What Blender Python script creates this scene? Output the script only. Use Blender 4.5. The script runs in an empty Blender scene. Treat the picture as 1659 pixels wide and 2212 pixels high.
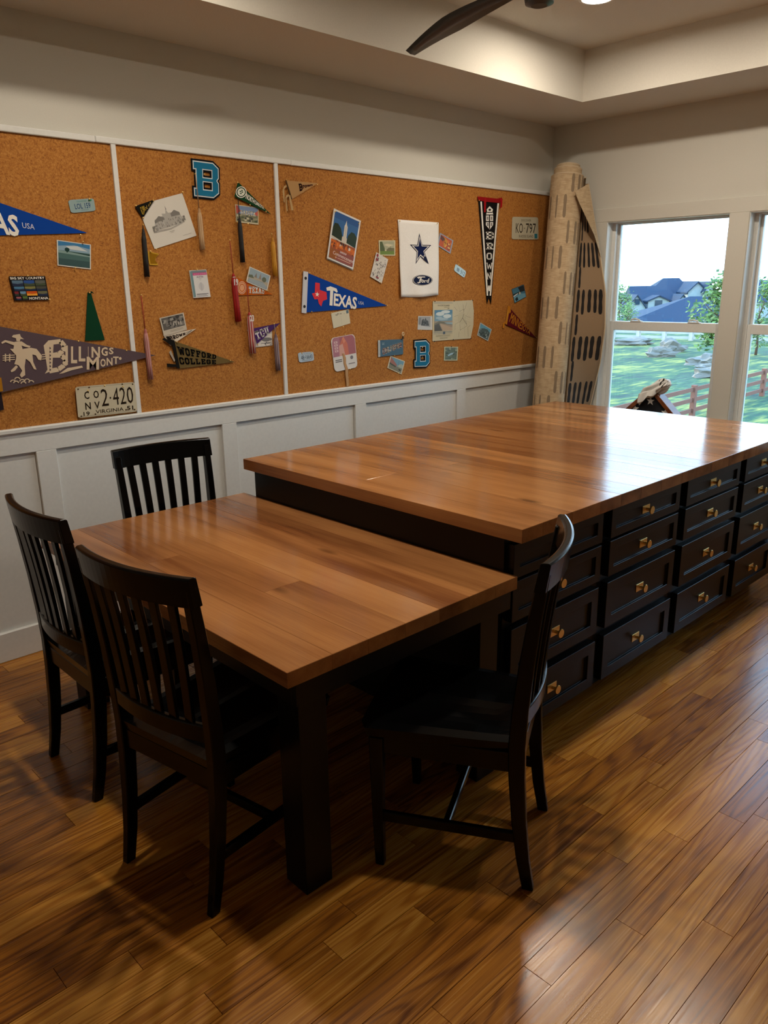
import bpy, bmesh, math, random
from mathutils import Vector, Matrix
random.seed(7)
S = bpy.context.scene
COL = S.collection

# ------------------------------------------------------------------ camera, world, sun, exposure
CAM = Vector((-5.2175, -3.6145, 1.6484))
YAW, PITCH, ROLL, FPX = 0.8075, -0.2805, -0.0125, 1690.83
_cy, _sy, _cp, _sp = math.cos(YAW), math.sin(YAW), math.cos(PITCH), math.sin(PITCH)
FW = Vector((_cp*_cy, _cp*_sy, _sp)); _r0 = Vector((_sy, -_cy, 0)); _u0 = _r0.cross(FW)
RT = _r0*math.cos(ROLL) + _u0*math.sin(ROLL); UP = _u0*math.cos(ROLL) - _r0*math.sin(ROLL)
cd = bpy.data.cameras.new('camera'); cam = bpy.data.objects.new('camera', cd); COL.objects.link(cam)
cam.matrix_world = Matrix(((RT.x, UP.x, -FW.x, CAM.x), (RT.y, UP.y, -FW.y, CAM.y), (RT.z, UP.z, -FW.z, CAM.z), (0, 0, 0, 1)))
cd.sensor_fit = 'VERTICAL'; cd.sensor_height = 36; cd.lens = FPX*36/2212; cd.clip_end = 2000; cd.clip_start = .02
S.camera = cam
w = bpy.data.worlds.new('sky'); S.world = w; w.use_nodes = True
wn = w.node_tree.nodes; wl = w.node_tree.links
bg = wn['Background']; bg.inputs[1].default_value = 6.0
tc = wn.new('ShaderNodeTexCoord'); sx = wn.new('ShaderNodeSeparateXYZ'); rp = wn.new('ShaderNodeValToRGB')
wl.new(tc.outputs['Generated'], sx.inputs[0]); wl.new(sx.outputs[2], rp.inputs[0]); wl.new(rp.outputs[0], bg.inputs[0])
rp.color_ramp.elements[0].position = 0.0; rp.color_ramp.elements[0].color = (.68, .87, 1, 1)
rp.color_ramp.elements[1].position = .8; rp.color_ramp.elements[1].color = (.30, .58, 1, 1)
sl = bpy.data.lights.new('sun', 'SUN'); so = bpy.data.objects.new('sun', sl); COL.objects.link(so)
sl.energy = 6.0; sl.angle = .02; sl.color = (1, .86, .6)
so.rotation_euler = Vector((.2, -.95, -.36)).to_track_quat('-Z', 'Y').to_euler()
S.view_settings.view_transform = 'Standard'; S.view_settings.look = 'None'
S.view_settings.gamma = 1; S.view_settings.use_curve_mapping = False
S.view_settings.exposure = 0.0
LAMP = 400.0        # strength of the recessed lamp lenses

# ------------------------------------------------------------------ helpers: measuring, meshes, objects
def ray(px, py): return FW + RT*((px-829.5)/FPX) - UP*((py-1106)/FPX)
def on(px, py, ax, v):                      # the point of the plane axis=v seen at a photograph pixel
    d = ray(px, py); t = (v-CAM[ax])/d[ax]; return CAM + d*t
def far(px, py, dep): return CAM + ray(px, py)*dep
def lin(c):
    if isinstance(c, str): c = [int(c[i:i+2], 16)/255 for i in (0, 2, 4)]
    return tuple((x/12.92 if x <= .04045 else ((x+.055)/1.055)**2.4) for x in c)
class MB:
    def __init__(s): s.v = []; s.f = []; s.m = []; s.c = []
    def poly(s, pts, col=None, m=0):
        n = len(s.v); s.v += [tuple(p) for p in pts]; s.f.append(list(range(n, n+len(pts)))); s.m.append(m); s.c.append(col)
    def face(s, idx, m=0, col=None): s.f.append(list(idx)); s.m.append(m); s.c.append(col)
    def box(s, a, b, m=0):
        x0, y0, z0 = [min(p, q) for p, q in zip(a, b)]; x1, y1, z1 = [max(p, q) for p, q in zip(a, b)]
        n = len(s.v)
        s.v += [(x0, y0, z0), (x1, y0, z0), (x1, y1, z0), (x0, y1, z0), (x0, y0, z1), (x1, y0, z1), (x1, y1, z1), (x0, y1, z1)]
        for q in ((3, 2, 1, 0), (4, 5, 6, 7), (0, 1, 5, 4), (1, 2, 6, 5), (2, 3, 7, 6), (3, 0, 4, 7)): s.face([n+i for i in q], m)
        return s
    def rings(s, rs, cap=True, m=0, close=True):         # loft through rings of equal length
        n = len(s.v); k = len(rs[0])
        for r in rs: s.v += [tuple(p) for p in r]
        for i in range(len(rs)-1):
            for j in range(k if close else k-1):
                a = n+i*k+j; b = n+i*k+(j+1) % k; s.face([a, b, b+k, a+k], m)
        if cap: s.face([n+j for j in range(k)][::-1], m); s.face([n+(len(rs)-1)*k+j for j in range(k)], m)
        return s
    def tube(s, pts, rad, n=8, m=0):
        pts = [Vector(p) for p in pts]; rs = []
        for i, p in enumerate(pts):
            t = (pts[min(i+1, len(pts)-1)]-pts[max(i-1, 0)]).normalized()
            a = t.orthogonal().normalized() if i == 0 else (a - t*a.dot(t)).normalized()
            b = t.cross(a); r = rad[i] if isinstance(rad, (list, tuple)) else rad
            rs.append([p + a*(r*math.cos(2*math.pi*j/n)) + b*(r*math.sin(2*math.pi*j/n)) for j in range(n)])
        return s.rings(rs, m=m)
    def prism(s, poly, thick, m=0):                      # poly: list of 3D points, extruded by vector
        t = Vector(thick); n = len(s.v); k = len(poly)
        s.v += [tuple(p) for p in poly] + [tuple(Vector(p)+t) for p in poly]
        s.face(list(range(n, n+k))[::-1], m); s.face(list(range(n+k, n+2*k)), m)
        for j in range(k): s.face([n+j, n+(j+1) % k, n+k+(j+1) % k, n+k+j], m)
        return s
    def mesh(s, name, origin=(0, 0, 0), bevel=0, seg=1, smooth=False, fix=True):
        me = bpy.data.meshes.new(name); o = Vector(origin)
        me.from_pydata([tuple(Vector(v)-o) for v in s.v], [], s.f)
        for p, mi in zip(me.polygons, s.m): p.material_index = mi
        if any(c is not None for c in s.c):
            at = me.color_attributes.new('Col', 'FLOAT_COLOR', 'CORNER')
            for p, c in zip(me.polygons, s.c):
                for li in p.loop_indices: at.data[li].color = (*(c or (1, 1, 1)), 1)
        if bevel or fix:
            bm = bmesh.new(); bm.from_mesh(me)
            if fix and not any(c is not None for c in s.c): bmesh.ops.recalc_face_normals(bm, faces=bm.faces)
            if bevel:
                bmesh.ops.bevel(bm, geom=[e for e in bm.edges if e.is_manifold and e.calc_face_angle(0) > .5], offset=bevel, segments=seg, affect='EDGES', profile=.5, clamp_overlap=True)
            bm.to_mesh(me); bm.free()
        if smooth:
            for p in me.polygons: p.use_smooth = True
        return me
def link(name, me, mats, parent=None, loc=None):
    o = bpy.data.objects.new(name, me); COL.objects.link(o)
    for m in (mats if isinstance(mats, (list, tuple)) else [mats]): me.materials.append(m)
    if parent: o.parent = parent
    if loc is not None: o.location = loc
    return o
def tag(o, label, cat, group=None, kind=None):
    o['label'] = label; o['category'] = cat
    if group: o['group'] = group
    if kind: o['kind'] = kind
    return o
def thing(name, label, cat, loc=(0, 0, 0), rz=0, group=None):
    o = bpy.data.objects.new(name, None); COL.objects.link(o); o.empty_display_size = .05
    o.location = loc; o.rotation_euler = (0, 0, rz); return tag(o, label, cat, group)
def struct(name, mb, mat, **k):
    o = link(name, mb.mesh(name, **k), mat, loc=k.get('origin')); o['kind'] = 'structure'; return o
def part(name, mb, mat, parent, world=False, **k):      # world=True: mesh drawn in world space under an unrotated parent
    return link(name, mb.mesh(name, origin=(root_loc(parent) if world else (0, 0, 0)), **k), mat, parent)
def root_loc(o):
    v = Vector(o.location)
    while o.parent: o = o.parent; v += Vector(o.location)
    return v
def single(name, mb, mat, label, cat, origin, group=None, **k):
    return tag(link(name, mb.mesh(name, origin=origin, **k), mat, loc=origin), label, cat, group)
def copy_tree(o, parent=None):
    c = o.copy(); COL.objects.link(c); c.parent = parent
    for ch in list(o.children): copy_tree(ch, c)
    return c

# ------------------------------------------------------------------ materials
MATS = {}
class NT:
    def __init__(s, name):
        s.m = bpy.data.materials.new(name); s.m.use_nodes = True; s.t = s.m.node_tree; s.b = s.t.nodes['Principled BSDF']; MATS[name] = s.m
    def n(s, typ, **k):
        nd = s.t.nodes.new('ShaderNode'+typ)
        for a, v in k.items():
            if a.startswith('i_'):
                key = a[2:]; key = int(key) if key.isdigit() else key.replace('_', ' ')
                if hasattr(v, 'outputs'): s.t.links.new(v.outputs[0], nd.inputs[key])
                elif isinstance(v, tuple) and len(v) == 2 and hasattr(v[0], 'outputs'): s.t.links.new(v[0].outputs[v[1]], nd.inputs[key])
                else: nd.inputs[key].default_value = v
            else: setattr(nd, a, v)
        return nd
    def math(s, op, a, b=0.0, c=None):
        nd = s.t.nodes.new('ShaderNodeMath'); nd.operation = op
        for i, v in enumerate((a, b) if c is None else (a, b, c)):
            if hasattr(v, 'outputs'): s.t.links.new(v.outputs[0], nd.inputs[i])
            elif isinstance(v, tuple): s.t.links.new(v[0].outputs[v[1]], nd.inputs[i])
            else: nd.inputs[i].default_value = v
        return nd
    def ramp(s, fac, stops):
        nd = s.t.nodes.new('ShaderNodeValToRGB'); cr = nd.color_ramp
        s.t.links.new(fac.outputs[0], nd.inputs[0])
        while len(cr.elements) < len(stops): cr.elements.new(.5)
        for e, (p, c) in zip(cr.elements, stops): e.position = p; e.color = (*lin(c), 1)
        return nd
    def mix(s, f, a, b, mode='MIX'):
        nd = s.t.nodes.new('ShaderNodeMix'); nd.data_type = 'RGBA'; nd.blend_type = mode
        for i, v in ((0, f), (6, a), (7, b)):
            if hasattr(v, 'outputs'): s.t.links.new(v.outputs[2] if v.bl_idname == 'ShaderNodeMix' else v.outputs[0], nd.inputs[i])
            else: nd.inputs[i].default_value = v if not isinstance(v, str) else (*lin(v), 1)
        return nd
    def set(s, col=None, rough=None, **k):
        if col is not None:
            if hasattr(col, 'outputs'): s.t.links.new(col.outputs[2] if col.bl_idname == 'ShaderNodeMix' else col.outputs[0], s.b.inputs['Base Color'])
            else: s.b.inputs['Base Color'].default_value = (*lin(col), 1) if isinstance(col, str) or len(col) == 3 else col
        if rough is not None:
            if hasattr(rough, 'outputs'): s.t.links.new(rough.outputs[0], s.b.inputs['Roughness'])
            else: s.b.inputs['Roughness'].default_value = rough
        for a, v in k.items(): s.b.inputs[a.replace('_', ' ')].default_value = v
        return s
    def bump(s, h, strength=.2, dist=.002):
        nd = s.t.nodes.new('ShaderNodeBump'); nd.inputs['Strength'].default_value = strength; nd.inputs['Distance'].default_value = dist
        s.t.links.new(h.outputs[0], nd.inputs['Height']); s.t.links.new(nd.outputs[0], s.b.inputs['Normal']); return s
def simple(name, col, rough=.5, noise=0, scale=60, **k):
    t = NT(name); t.set(col, rough, **k)
    c = t.n('TexCoord'); ns = t.n('TexNoise', i_Scale=float(scale), i_Detail=3.0, i_Vector=(c, 3))
    if noise: t.bump(ns, noise, .002)
    a = lin(col) if isinstance(col, str) else col
    r = t.mix(ns, (*[x*.93 for x in a], 1), (*[min(1, x*1.05) for x in a], 1)); t.set(r)
    return t.m
def wood(name, axis, cols, rough, contour=46, stretch=(1.0, 13.0), fine=.35, knots=False, bump=.08, tint=.5):
    """plank wood: grain runs along axis; each plank gets its own tone and its own piece of grain"""
    t = NT(name); c = t.n('TexCoord'); oi = t.n('ObjectInfo')
    off = t.n('CombineXYZ', i_0=t.math('MULTIPLY', (oi, 5), 37.0), i_1=t.math('MULTIPLY', (oi, 5), 91.0), i_2=t.math('MULTIPLY', (oi, 5), 13.0))
    sc = t.n('Mapping'); l, a = stretch
    sc.inputs['Scale'].default_value = (l, a, a) if axis == 0 else (a, l, a)
    t.t.links.new(c.outputs['Object'], sc.inputs[0])
    v = t.n('VectorMath', operation='ADD'); t.t.links.new(sc.outputs[0], v.inputs[0]); t.t.links.new(off.outputs[0], v.inputs[1])
    big = t.n('TexNoise', i_Scale=.55, i_Detail=1.5, i_Roughness=.45, i_Vector=v)
    rings = t.math('SINE', t.math('MULTIPLY', big, float(contour)*2))
    sc2 = t.n('Mapping'); sc2.inputs['Scale'].default_value = (3, 260, 260) if axis == 0 else (260, 3, 260)
    v2 = t.n('VectorMath', operation='ADD'); t.t.links.new(c.outputs['Object'], sc2.inputs[0]); t.t.links.new(sc2.outputs[0], v2.inputs[0]); t.t.links.new(off.outputs[0], v2.inputs[1])
    fib = t.n('TexNoise', i_Scale=1.0, i_Detail=3.0, i_Vector=v2)
    cloud = t.n('TexNoise', i_Scale=2.2, i_Detail=3.0, i_Vector=v)
    ringp = t.math('POWER', t.math('MULTIPLY_ADD', rings, .5, .5), 2.0)
    g = t.math('ADD', t.math('MULTIPLY', ringp, -.2), t.math('ADD', t.math('MULTIPLY', fib, fine), t.math('MULTIPLY', cloud, .45)))
    g = t.math('ADD', g, t.math('MULTIPLY_ADD', (oi, 5), tint, .16-.5*tint))
    col = t.ramp(g, [(.18, cols[0]), (.52, cols[1]), (.85, cols[2])])
    if knots:
        sk = t.n('Mapping'); sk.inputs['Scale'].default_value = (9, 3.2, 1) if axis == 1 else (3.2, 9, 1)
        vk = t.n('VectorMath', operation='ADD'); t.t.links.new(c.outputs['Object'], sk.inputs[0]); t.t.links.new(sk.outputs[0], vk.inputs[0]); t.t.links.new(off.outputs[0], vk.inputs[1])
        vo = t.n('TexVoronoi', i_Scale=.55, i_Vector=vk)
        kf = t.ramp(vo, [(0.02, 'ffffff'), (.12, '000000')])
        col = t.mix(t.math('MULTIPLY', kf, .75), col, '3a1c0a')
    t.set(col, t.math('MULTIPLY_ADD', fib, .22, rough-.11), Specular_IOR_Level=.5)
    hgt = t.math('ADD', fib, t.math('MULTIPLY', ringp, .5))
    if knots:                              # slow ripple of the hand-finished top, drawn out along the grain
        sr = t.n('Mapping'); sr.inputs['Scale'].default_value = (34, 3.0, 1); vr = t.n('VectorMath', operation='ADD')
        t.t.links.new(c.outputs['Object'], sr.inputs[0]); t.t.links.new(sr.outputs[0], vr.inputs[0]); t.t.links.new(off.outputs[0], vr.inputs[1])
        hgt = t.math('ADD', t.math('MULTIPLY', hgt, .4), t.math('MULTIPLY', t.n('TexNoise', i_Scale=1.0, i_Detail=2.5, i_Vector=vr), 3.2))
    t.bump(hgt, bump, .0015)
    return t.m
wood('oak_floor', 0, ('5f3310', 'a5681f', 'd0963f'), .25, contour=56, stretch=(1.3, 15), fine=.46, bump=.09, tint=.34)
wood('maple_top', 1, ('764727', 'ab7545', 'c4925f'), .16, contour=7, stretch=(.9, 8), fine=.20, knots=True, bump=.12, tint=.12)
wood('maple_edge', 0, ('6f3a18', '8f5428', 'a26433'), .34, contour=7, stretch=(.9, 8), fine=.18, bump=.04, tint=.15)
wood('case_wood', 0, ('5a2c12', '82461f', '96592c'), .35, contour=10, stretch=(2, 20), fine=.25, bump=.04, tint=.1)
simple('wall_paint', 'cbc8bd', .75, .25, 240)
simple('ceiling_paint', 'd3cec2', .85, .5, 160)
simple('white_trim', 'dcdcd8', .38)
simple('window_vinyl', 'dfe0dc', .35)
simple('black_lacquer', (.0012, .0012, .0012), .20, .02, 90, Specular_IOR_Level=.22)
simple('black_paint', (.0030, .0035, .0042), .36, .03, 120, Specular_IOR_Level=.25)
simple('brass', 'eccb80', .36, Metallic=1.0)
simple('steel', 'b9b9b5', .3, Metallic=1.0)
simple('fan_bronze', (.018, .013, .009), .35)
simple('bark', '5a4636', .9, .4, 12)
simple('fence_brown', '7a4f3f', .8, .2, 6)
simple('fence_pale', 'b9b2a8', .8, .2, 6)
simple('rock_pale', '7d776d', .95, 1.0, 4)
simple('roof_slate_shaded', '1f3347', .85, .6, 3)  # slate with the blue of the shadowed roofs put into its colour
simple('siding', '9aa39f', .8, .1, 3)
simple('house_glass', '2c3f4a', .15)
simple('chipboard', '8f6b43', .8)
t = NT('leaf'); oi = t.n('TexNoise', i_Scale=1.1, i_Detail=2.0, i_Vector=(t.n('TexCoord'), 3)); t.set(t.ramp(oi, [(.3, '2b4d22'), (.7, '6f8c3a')]), .6)
t = NT('grass'); c = t.n('TexCoord')
a = t.n('TexNoise', i_Scale=.35, i_Detail=4.0, i_Vector=(c, 3)); mp = t.n('Mapping'); mp.inputs['Scale'].default_value = (.8, 3.5, 1); mp.inputs['Rotation'].default_value = (0, 0, .6); t.t.links.new(c.outputs[3], mp.inputs[0])
b = t.n('TexNoise', i_Scale=.9, i_Detail=5.0, i_Vector=mp)
t.set(t.ramp(t.math('ADD', t.math('MULTIPLY', a, .5), t.math('MULTIPLY', b, .5)), [(.36, '0f3026'), (.50, '234f2a'), (.62, '84863a')]), .9); t.bump(b, .8, .15)  # stops paint shaded teal and sunlit yellow patches into the lawn colour
t = NT('cork'); c = t.n('TexCoord')
a = t.n('TexNoise', i_Scale=125.0, i_Detail=4.0, i_Roughness=.65, i_Vector=(c, 3)); v = t.n('TexVoronoi', i_Scale=230.0, i_Vector=(c, 3))
b = t.n('TexNoise', i_Scale=1.6, i_Detail=2.0, i_Vector=(c, 3))
f = t.math('ADD', t.math('MULTIPLY', a, .75), t.math('ADD', t.math('MULTIPLY', v, .22), t.math('MULTIPLY', b, .1)))
t.set(t.ramp(f, [(.30, '5c3209'), (.46, '9b5f1c'), (.60, 'b1752e'), (.78, 'c48e4a')]), .85); t.bump(a, .35, .002)
t = NT('print'); vc = t.n('VertexColor', layer_name='Col'); t.set(vc, .5)
t = NT('felt'); vc = t.n('VertexColor', layer_name='Col'); nz = t.n('TexNoise', i_Scale=420.0, i_Vector=(t.n('TexCoord'), 3)); t.set(vc, .92, Specular_IOR_Level=.15); t.bump(nz, .25, .001)
t = NT('gloss_print'); vc = t.n('VertexColor', layer_name='Col'); t.set(vc, .22)
t = NT('rug'); c = t.n('TexCoord'); nz = t.n('TexNoise', i_Scale=30.0, i_Detail=4.0, i_Vector=(c, 3)); mp = t.n('Mapping'); mp.inputs['Scale'].default_value = (20, 20, 260); t.t.links.new(c.outputs[3], mp.inputs[0]); wv = t.n('TexNoise', i_Scale=1.0, i_Vector=mp)
t.set(t.ramp(t.math('ADD', t.math('MULTIPLY', nz, .4), t.math('MULTIPLY', wv, .6)), [(.3, 'a58a68'), (.7, 'cdb693')]), .95); t.bump(wv, .4, .003)
simple('rug_edge', 'cbb697', .9, .3, 300); simple('rug_face_shaded', '93795c', .95, .4, 260); simple('rug_faded', '86735c', .95, .3, 200); simple('rug_black', '1c1613', .95, .3, 200)  # loose flap's face: darker rug tan with the flap's shade mixed in
t = NT('pane'); t.set((.95, .98, 1.0), 0.0, Transmission_Weight=1.0, IOR=1.45)
tr = t.n('BsdfTransparent'); gl = t.n('BsdfGlossy'); gl.inputs['Roughness'].default_value = 0; tr.inputs[0].default_value = (.93, .97, .99, 1)
lw = t.n('Fresnel', i_IOR=1.45); mx = t.n('MixShader'); t.t.links.new(lw.outputs[0], mx.inputs[0]); t.t.links.new(tr.outputs[0], mx.inputs[1]); t.t.links.new(gl.outputs[0], mx.inputs[2]); t.t.links.new(mx.outputs[0], t.t.nodes['Material Output'].inputs[0])
t = NT('lamp_lens'); t.set('ffffff', .5); t.b.inputs['Emission Color'].default_value = (1, .89, .74, 1); t.b.inputs['Emission Strength'].default_value = LAMP
t = NT('cloth_white'); nz = t.n('TexNoise', i_Scale=300.0, i_Vector=(t.n('TexCoord'), 3)); t.set(t.ramp(nz, [(.3, 'e4e2de'), (.7, 'f4f2ee')]), .9, Specular_IOR_Level=.2); t.bump(nz, .3, .001)
M = MATS

# ------------------------------------------------------------------ room shell
RX0, RY0, ZC = -7.0, -5.4, 2.743
TX0, TX1, TY0, TY1, TZ = -4.43, -.553, -2.68, -.582, 3.033        # tray recess of the ceiling
wl_ = struct('wall_left', MB().box((RX0-.14, 0, -.1), (.16, .14, 3.2)), M['wall_paint'])
struct('wall_back', MB().box((RX0-.14, RY0-.14, -.1), (RX0, 0, 3.2)), M['wall_paint'])
struct('wall_front', MB().box((RX0, RY0-.14, -.1), (.16, RY0, 3.2)), M['wall_paint'])
WZ0, WZ1 = .66, 2.065
WINS = [(-.485, -1.352), (-1.475, -2.342), (-2.465, -3.332)]
mb = MB(); edge = 0.0
for a, b in WINS + [(RY0, None)]:
    mb.box((0, edge, -.1), (.14, a, 3.2)); edge = b
    if b is not None: mb.box((0, a, -.1), (.14, b, WZ0)); mb.box((0, a, WZ1), (.14, b, 3.2))
struct('wall_right', mb, M['wall_paint'])
mb = MB()
mb.box((RX0, RY0, ZC), (TX0, 0, 3.2)); mb.box((TX1, RY0, ZC), (0, 0, 3.2)); mb.box((TX0, RY0, ZC), (TX1, TY0, 3.2)); mb.box((TX0, TY1, ZC), (TX1, 0, 3.2)); mb.box((TX0, TY0, TZ), (TX1, TY1, 3.2))
struct('ceiling', mb, M['ceiling_paint'])
# wainscot on the long wall: every rail and stile is a piece of its own
def wpiece(name, a, b, parent, bev=.002, mat='white_trim'): return part(name, MB().box(a, b), M[mat], parent, world=True, bevel=bev)
wl_ = struct('trim_7', MB().box((RX0, -.0005, .13), (0, -.004, 1.05)), M['white_trim'])
wpiece('top_rail', (RX0, -.003, .95), (0, -.020, 1.043), wl_)
wpiece('cap_rail', (RX0, -.003, 1.043), (0, -.034, 1.066), wl_, .005)
for c in (-5.84, -4.875, -3.9015, -2.922, -1.9655, -1.011, -.045):
    wpiece('stile', (c-.046, -.003, .14), (c+.046, -.020, .95), wl_)
struct('baseboard_left', MB().box((RX0, 0, 0), (0, -.022, .14)), M['white_trim'], bevel=.003)
struct('baseboard_right', MB().box((0, RY0, 0), (-.018, 0, .14)), M['white_trim'], bevel=.003)
struct('baseboard_back', MB().box((RX0, RY0, 0), (RX0+.018, 0, .14)), M['white_trim'], bevel=.003)
struct('baseboard_front', MB().box((RX0, RY0, 0), (0, RY0+.018, .14)), M['white_trim'], bevel=.003)
# window casing
mb = MB().box((0, -.384, WZ1), (-.016, -3.44, 2.155)); struct('trim_1', mb, M['wall_paint'], bevel=.002)
cz = [(-.384, -.485), (-1.352, -1.475), (-2.342, -2.465), (-3.332, -3.44)]
for i, (a, b) in enumerate(cz): struct('trim_%d' % (i+2), MB().box((0, a, WZ0), (-.016, b, WZ1)), M['wall_paint'], bevel=.002)
struct('trim_6', MB().box((.06, -.36, WZ0-.028), (-.15, -3.46, WZ0)), M['white_trim'], bevel=.006)
# windows: vinyl frame, two sashes each with its pane, two locks
for i, (a, b) in enumerate(WINS):
    a2, b2 = a, b
    mb = MB()
    for (p, q) in (((.062, a, WZ0), (.138, a-.030, WZ1)), ((.062, b, WZ0), (.138, b+.030, WZ1)), ((.062, a-.030, WZ1-.012), (.138, b+.030, WZ1)), ((.062, a-.030, WZ0), (.138, b+.030, WZ0+.03))): mb.box(p, q)
    for ys in (a, b): mb.box((-.012, ys, WZ0), (.063, ys+(-.005 if ys == a else .005), WZ1))
    mb.box((-.012, a-.005, WZ1-.005), (.063, b+.005, WZ1))
    wd = struct('window_%d' % (i+1), mb, M['window_vinyl'], bevel=.002)
    ya, yb = a-.030, b+.030
    for nm, z0, z1, x, sw, st in (('upper_sash', 1.335, WZ1-.012, .116, .016, .016), ('lower_sash', WZ0+.03, 1.385, .083, .026, .032)):
        mb = MB()
        top = .006 if nm[0] == 'u' else .062; bot = .05 if nm[0] == 'u' else .045
        mb.box((x-.016, ya, z0), (x+.016, ya-sw, z1)); mb.box((x-.016, yb, z0), (x+.016, yb+sw, z1))
        mb.box((x-.016, ya-sw, z1-top), (x+.016, yb+sw, z1)); mb.box((x-.016, ya-sw, z0), (x+.016, yb+sw, z0+bot))
        s_ = part(nm, mb, M['window_vinyl'], wd, world=True, bevel=.002)
        part('pane', MB().box((x-.003, ya-sw+.002, z0+bot-.002), (x+.003, yb+sw-.002, z1-top+.002)), M['pane'], s_, world=True)
        if nm[0] == 'l':
            for f_ in (.25, .78):
                yl = ya+(yb-ya)*f_
                m2 = MB().box((x-.02, yl-.04, z1), (x+.012, yl+.04, z1+.008)); m2.tube([(x-.012, yl-.03, z1+.012), (x-.02, yl, z1+.02), (x-.012, yl+.035, z1+.014)], .006)
                part('sash_lock', m2, M['window_vinyl'], s_, world=True)

# ------------------------------------------------------------------ oak floor, board by board
flo = struct('floor', MB().box((RX0, RY0, -.1), (0, 0, -.004)), M['oak_floor'])
PW = .083; forced = {-2.5835: [-2.96, -3.684], -2.6665: [-3.37], -2.7495: [-3.155], -2.8325: [-2.945], -2.9985: [-3.42]}
boards = []
k0 = math.floor((2.625)/PW)
y = -2.625 + k0*PW
rows = []
while y > RY0: rows.append((min(y, 0), max(y-PW, RY0))); y -= PW
rows = [(0, -2.625+k0*PW)] + rows if -2.625+k0*PW < -.001 else rows
for (ya, yb) in rows:
    ym = (ya+yb)/2; x = RX0; fc = [v for k, vs in forced.items() if abs(k-ym) < .02 for v in vs]; cuts = []
    x += random.uniform(.1, 1.0)
    while x < -.25:
        cuts.append(x); x += random.choice((.45, .6, .75, .9, 1.05, 1.3, 1.5))*random.uniform(.85, 1.15)
    for f_ in fc: cuts = [c for c in cuts if abs(c-f_) > .35] + [f_]
    cuts = [RX0] + sorted(cuts) + [0]
    boards += [(cuts[i], cuts[i+1], ya, yb) for i in range(len(cuts)-1)]
def px_of(p):
    d = Vector(p)-CAM; z = d.dot(FW)
    return (829.5+FPX*d.dot(RT)/z, 1106-FPX*d.dot(UP)/z, z) if z > .1 else None
def seen(b):
    A = 0; best = 9e9
    for u in (0, .25, .5, .75, 1):
        q = px_of((b[0]+(b[1]-b[0])*u, (b[2]+b[3])/2, 0))
        if q and -20 < q[0] < 1680 and 0 < q[1] < 2230:
            hid = (-3.2 < b[0]+(b[1]-b[0])*u < -.9 and -2.0 < (b[2]+b[3])/2 < -.7)
            if not hid: A += (b[1]-b[0])*PW/q[2]**2
    return A
boards.sort(key=seen, reverse=True)
def board_mb(b, mb, o=(0, 0, 0), dz=0):
    g = .0002; x0, x1, y0, y1 = b[0]+g-o[0], b[1]-g-o[0], b[3]+g-o[1], b[2]-g-o[1]; e = .0007
    n = len(mb.v); mb.v += [(x0, y0, -.004), (x1, y0, -.004), (x1, y1, -.004), (x0, y1, -.004), (x0+e, y0+e, dz), (x1-e, y0+e, dz), (x1-e, y1-e, dz), (x0+e, y1-e, dz)]
    for q in ((4, 5, 6, 7), (0, 1, 5, 4), (1, 2, 6, 5), (2, 3, 7, 6), (3, 0, 4, 7)): mb.face([n+i for i in q])
rest = MB()
for i, b in enumerate(boards):
    if i < 290 and seen(b) > 0:
        o = ((b[0]+b[1])/2, (b[2]+b[3])/2, 0); mb = MB(); board_mb(b, mb, o, random.uniform(-.0004, .0002))
        link('floorboard', mb.mesh('floorboard', fix=False), M['oak_floor'], flo, loc=o)
    else: board_mb(b, rest)
fr = link('floorboards_beyond', rest.mesh('floorboards_beyond', fix=False), M['oak_floor'], flo); fr['kind'] = 'stuff'

# ------------------------------------------------------------------ recessed ceiling lamps and the ceiling fan
for i, (x, y, nm) in enumerate(((-1.31, -1.13, 'nearest the window corner'), (-1.31, -2.13, 'on the window side above the drawers'), (-3.67, -1.13, 'above the back chair'), (-3.67, -2.13, 'above the turned-out chair'))):
    t_ = thing('recessed_lamp', 'round recessed ceiling lamp in the tray ceiling '+nm, 'lamp', (x, y, TZ), group='recessed lamps in the tray ceiling')
    N = 28; ring = lambda r, z: [(r*math.cos(2*math.pi*j/N), r*math.sin(2*math.pi*j/N), z) for j in range(N)]
    part('trim_ring', MB().rings([ring(.095, -.0005), ring(.093, -.006), ring(.070, -.008), ring(.068, -.001)], cap=False), M['white_trim'], t_, smooth=True, fix=True)
    mb = MB(); mb.v = ring(.068, -.003); mb.face(list(range(N))[::-1]); part('lens', mb, M['lamp_lens'], t_, fix=False)
fan = thing('ceiling_fan', 'dark bronze ceiling fan with slim curved blades in the tray ceiling', 'ceiling fan', (-2.527, -1.660, 0))
circ = lambda r, z, n=32: [(r*math.cos(2*math.pi*j/n), r*math.sin(2*math.pi*j/n), z) for j in range(n)]
part('canopy', MB().rings([circ(.07, TZ), circ(.068, TZ-.05), circ(.03, TZ-.07)]), M['fan_bronze'], fan, smooth=False)
part('downrod', MB().tube([(0, 0, TZ-.06), (0, 0, 2.78)], .013, 12), M['fan_bronze'], fan, smooth=True)
part('motor_housing', MB().rings([circ(.03, 2.80), circ(.085, 2.785), circ(.095, 2.74), circ(.085, 2.70), circ(.052, 2.69)]), M['fan_bronze'], fan, smooth=False)
part('bottom_cap', MB().rings([circ(.052, 2.69), circ(.056, 2.66), circ(.052, 2.638), circ(.03, 2.630)]), M['fan_bronze'], fan)
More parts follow.
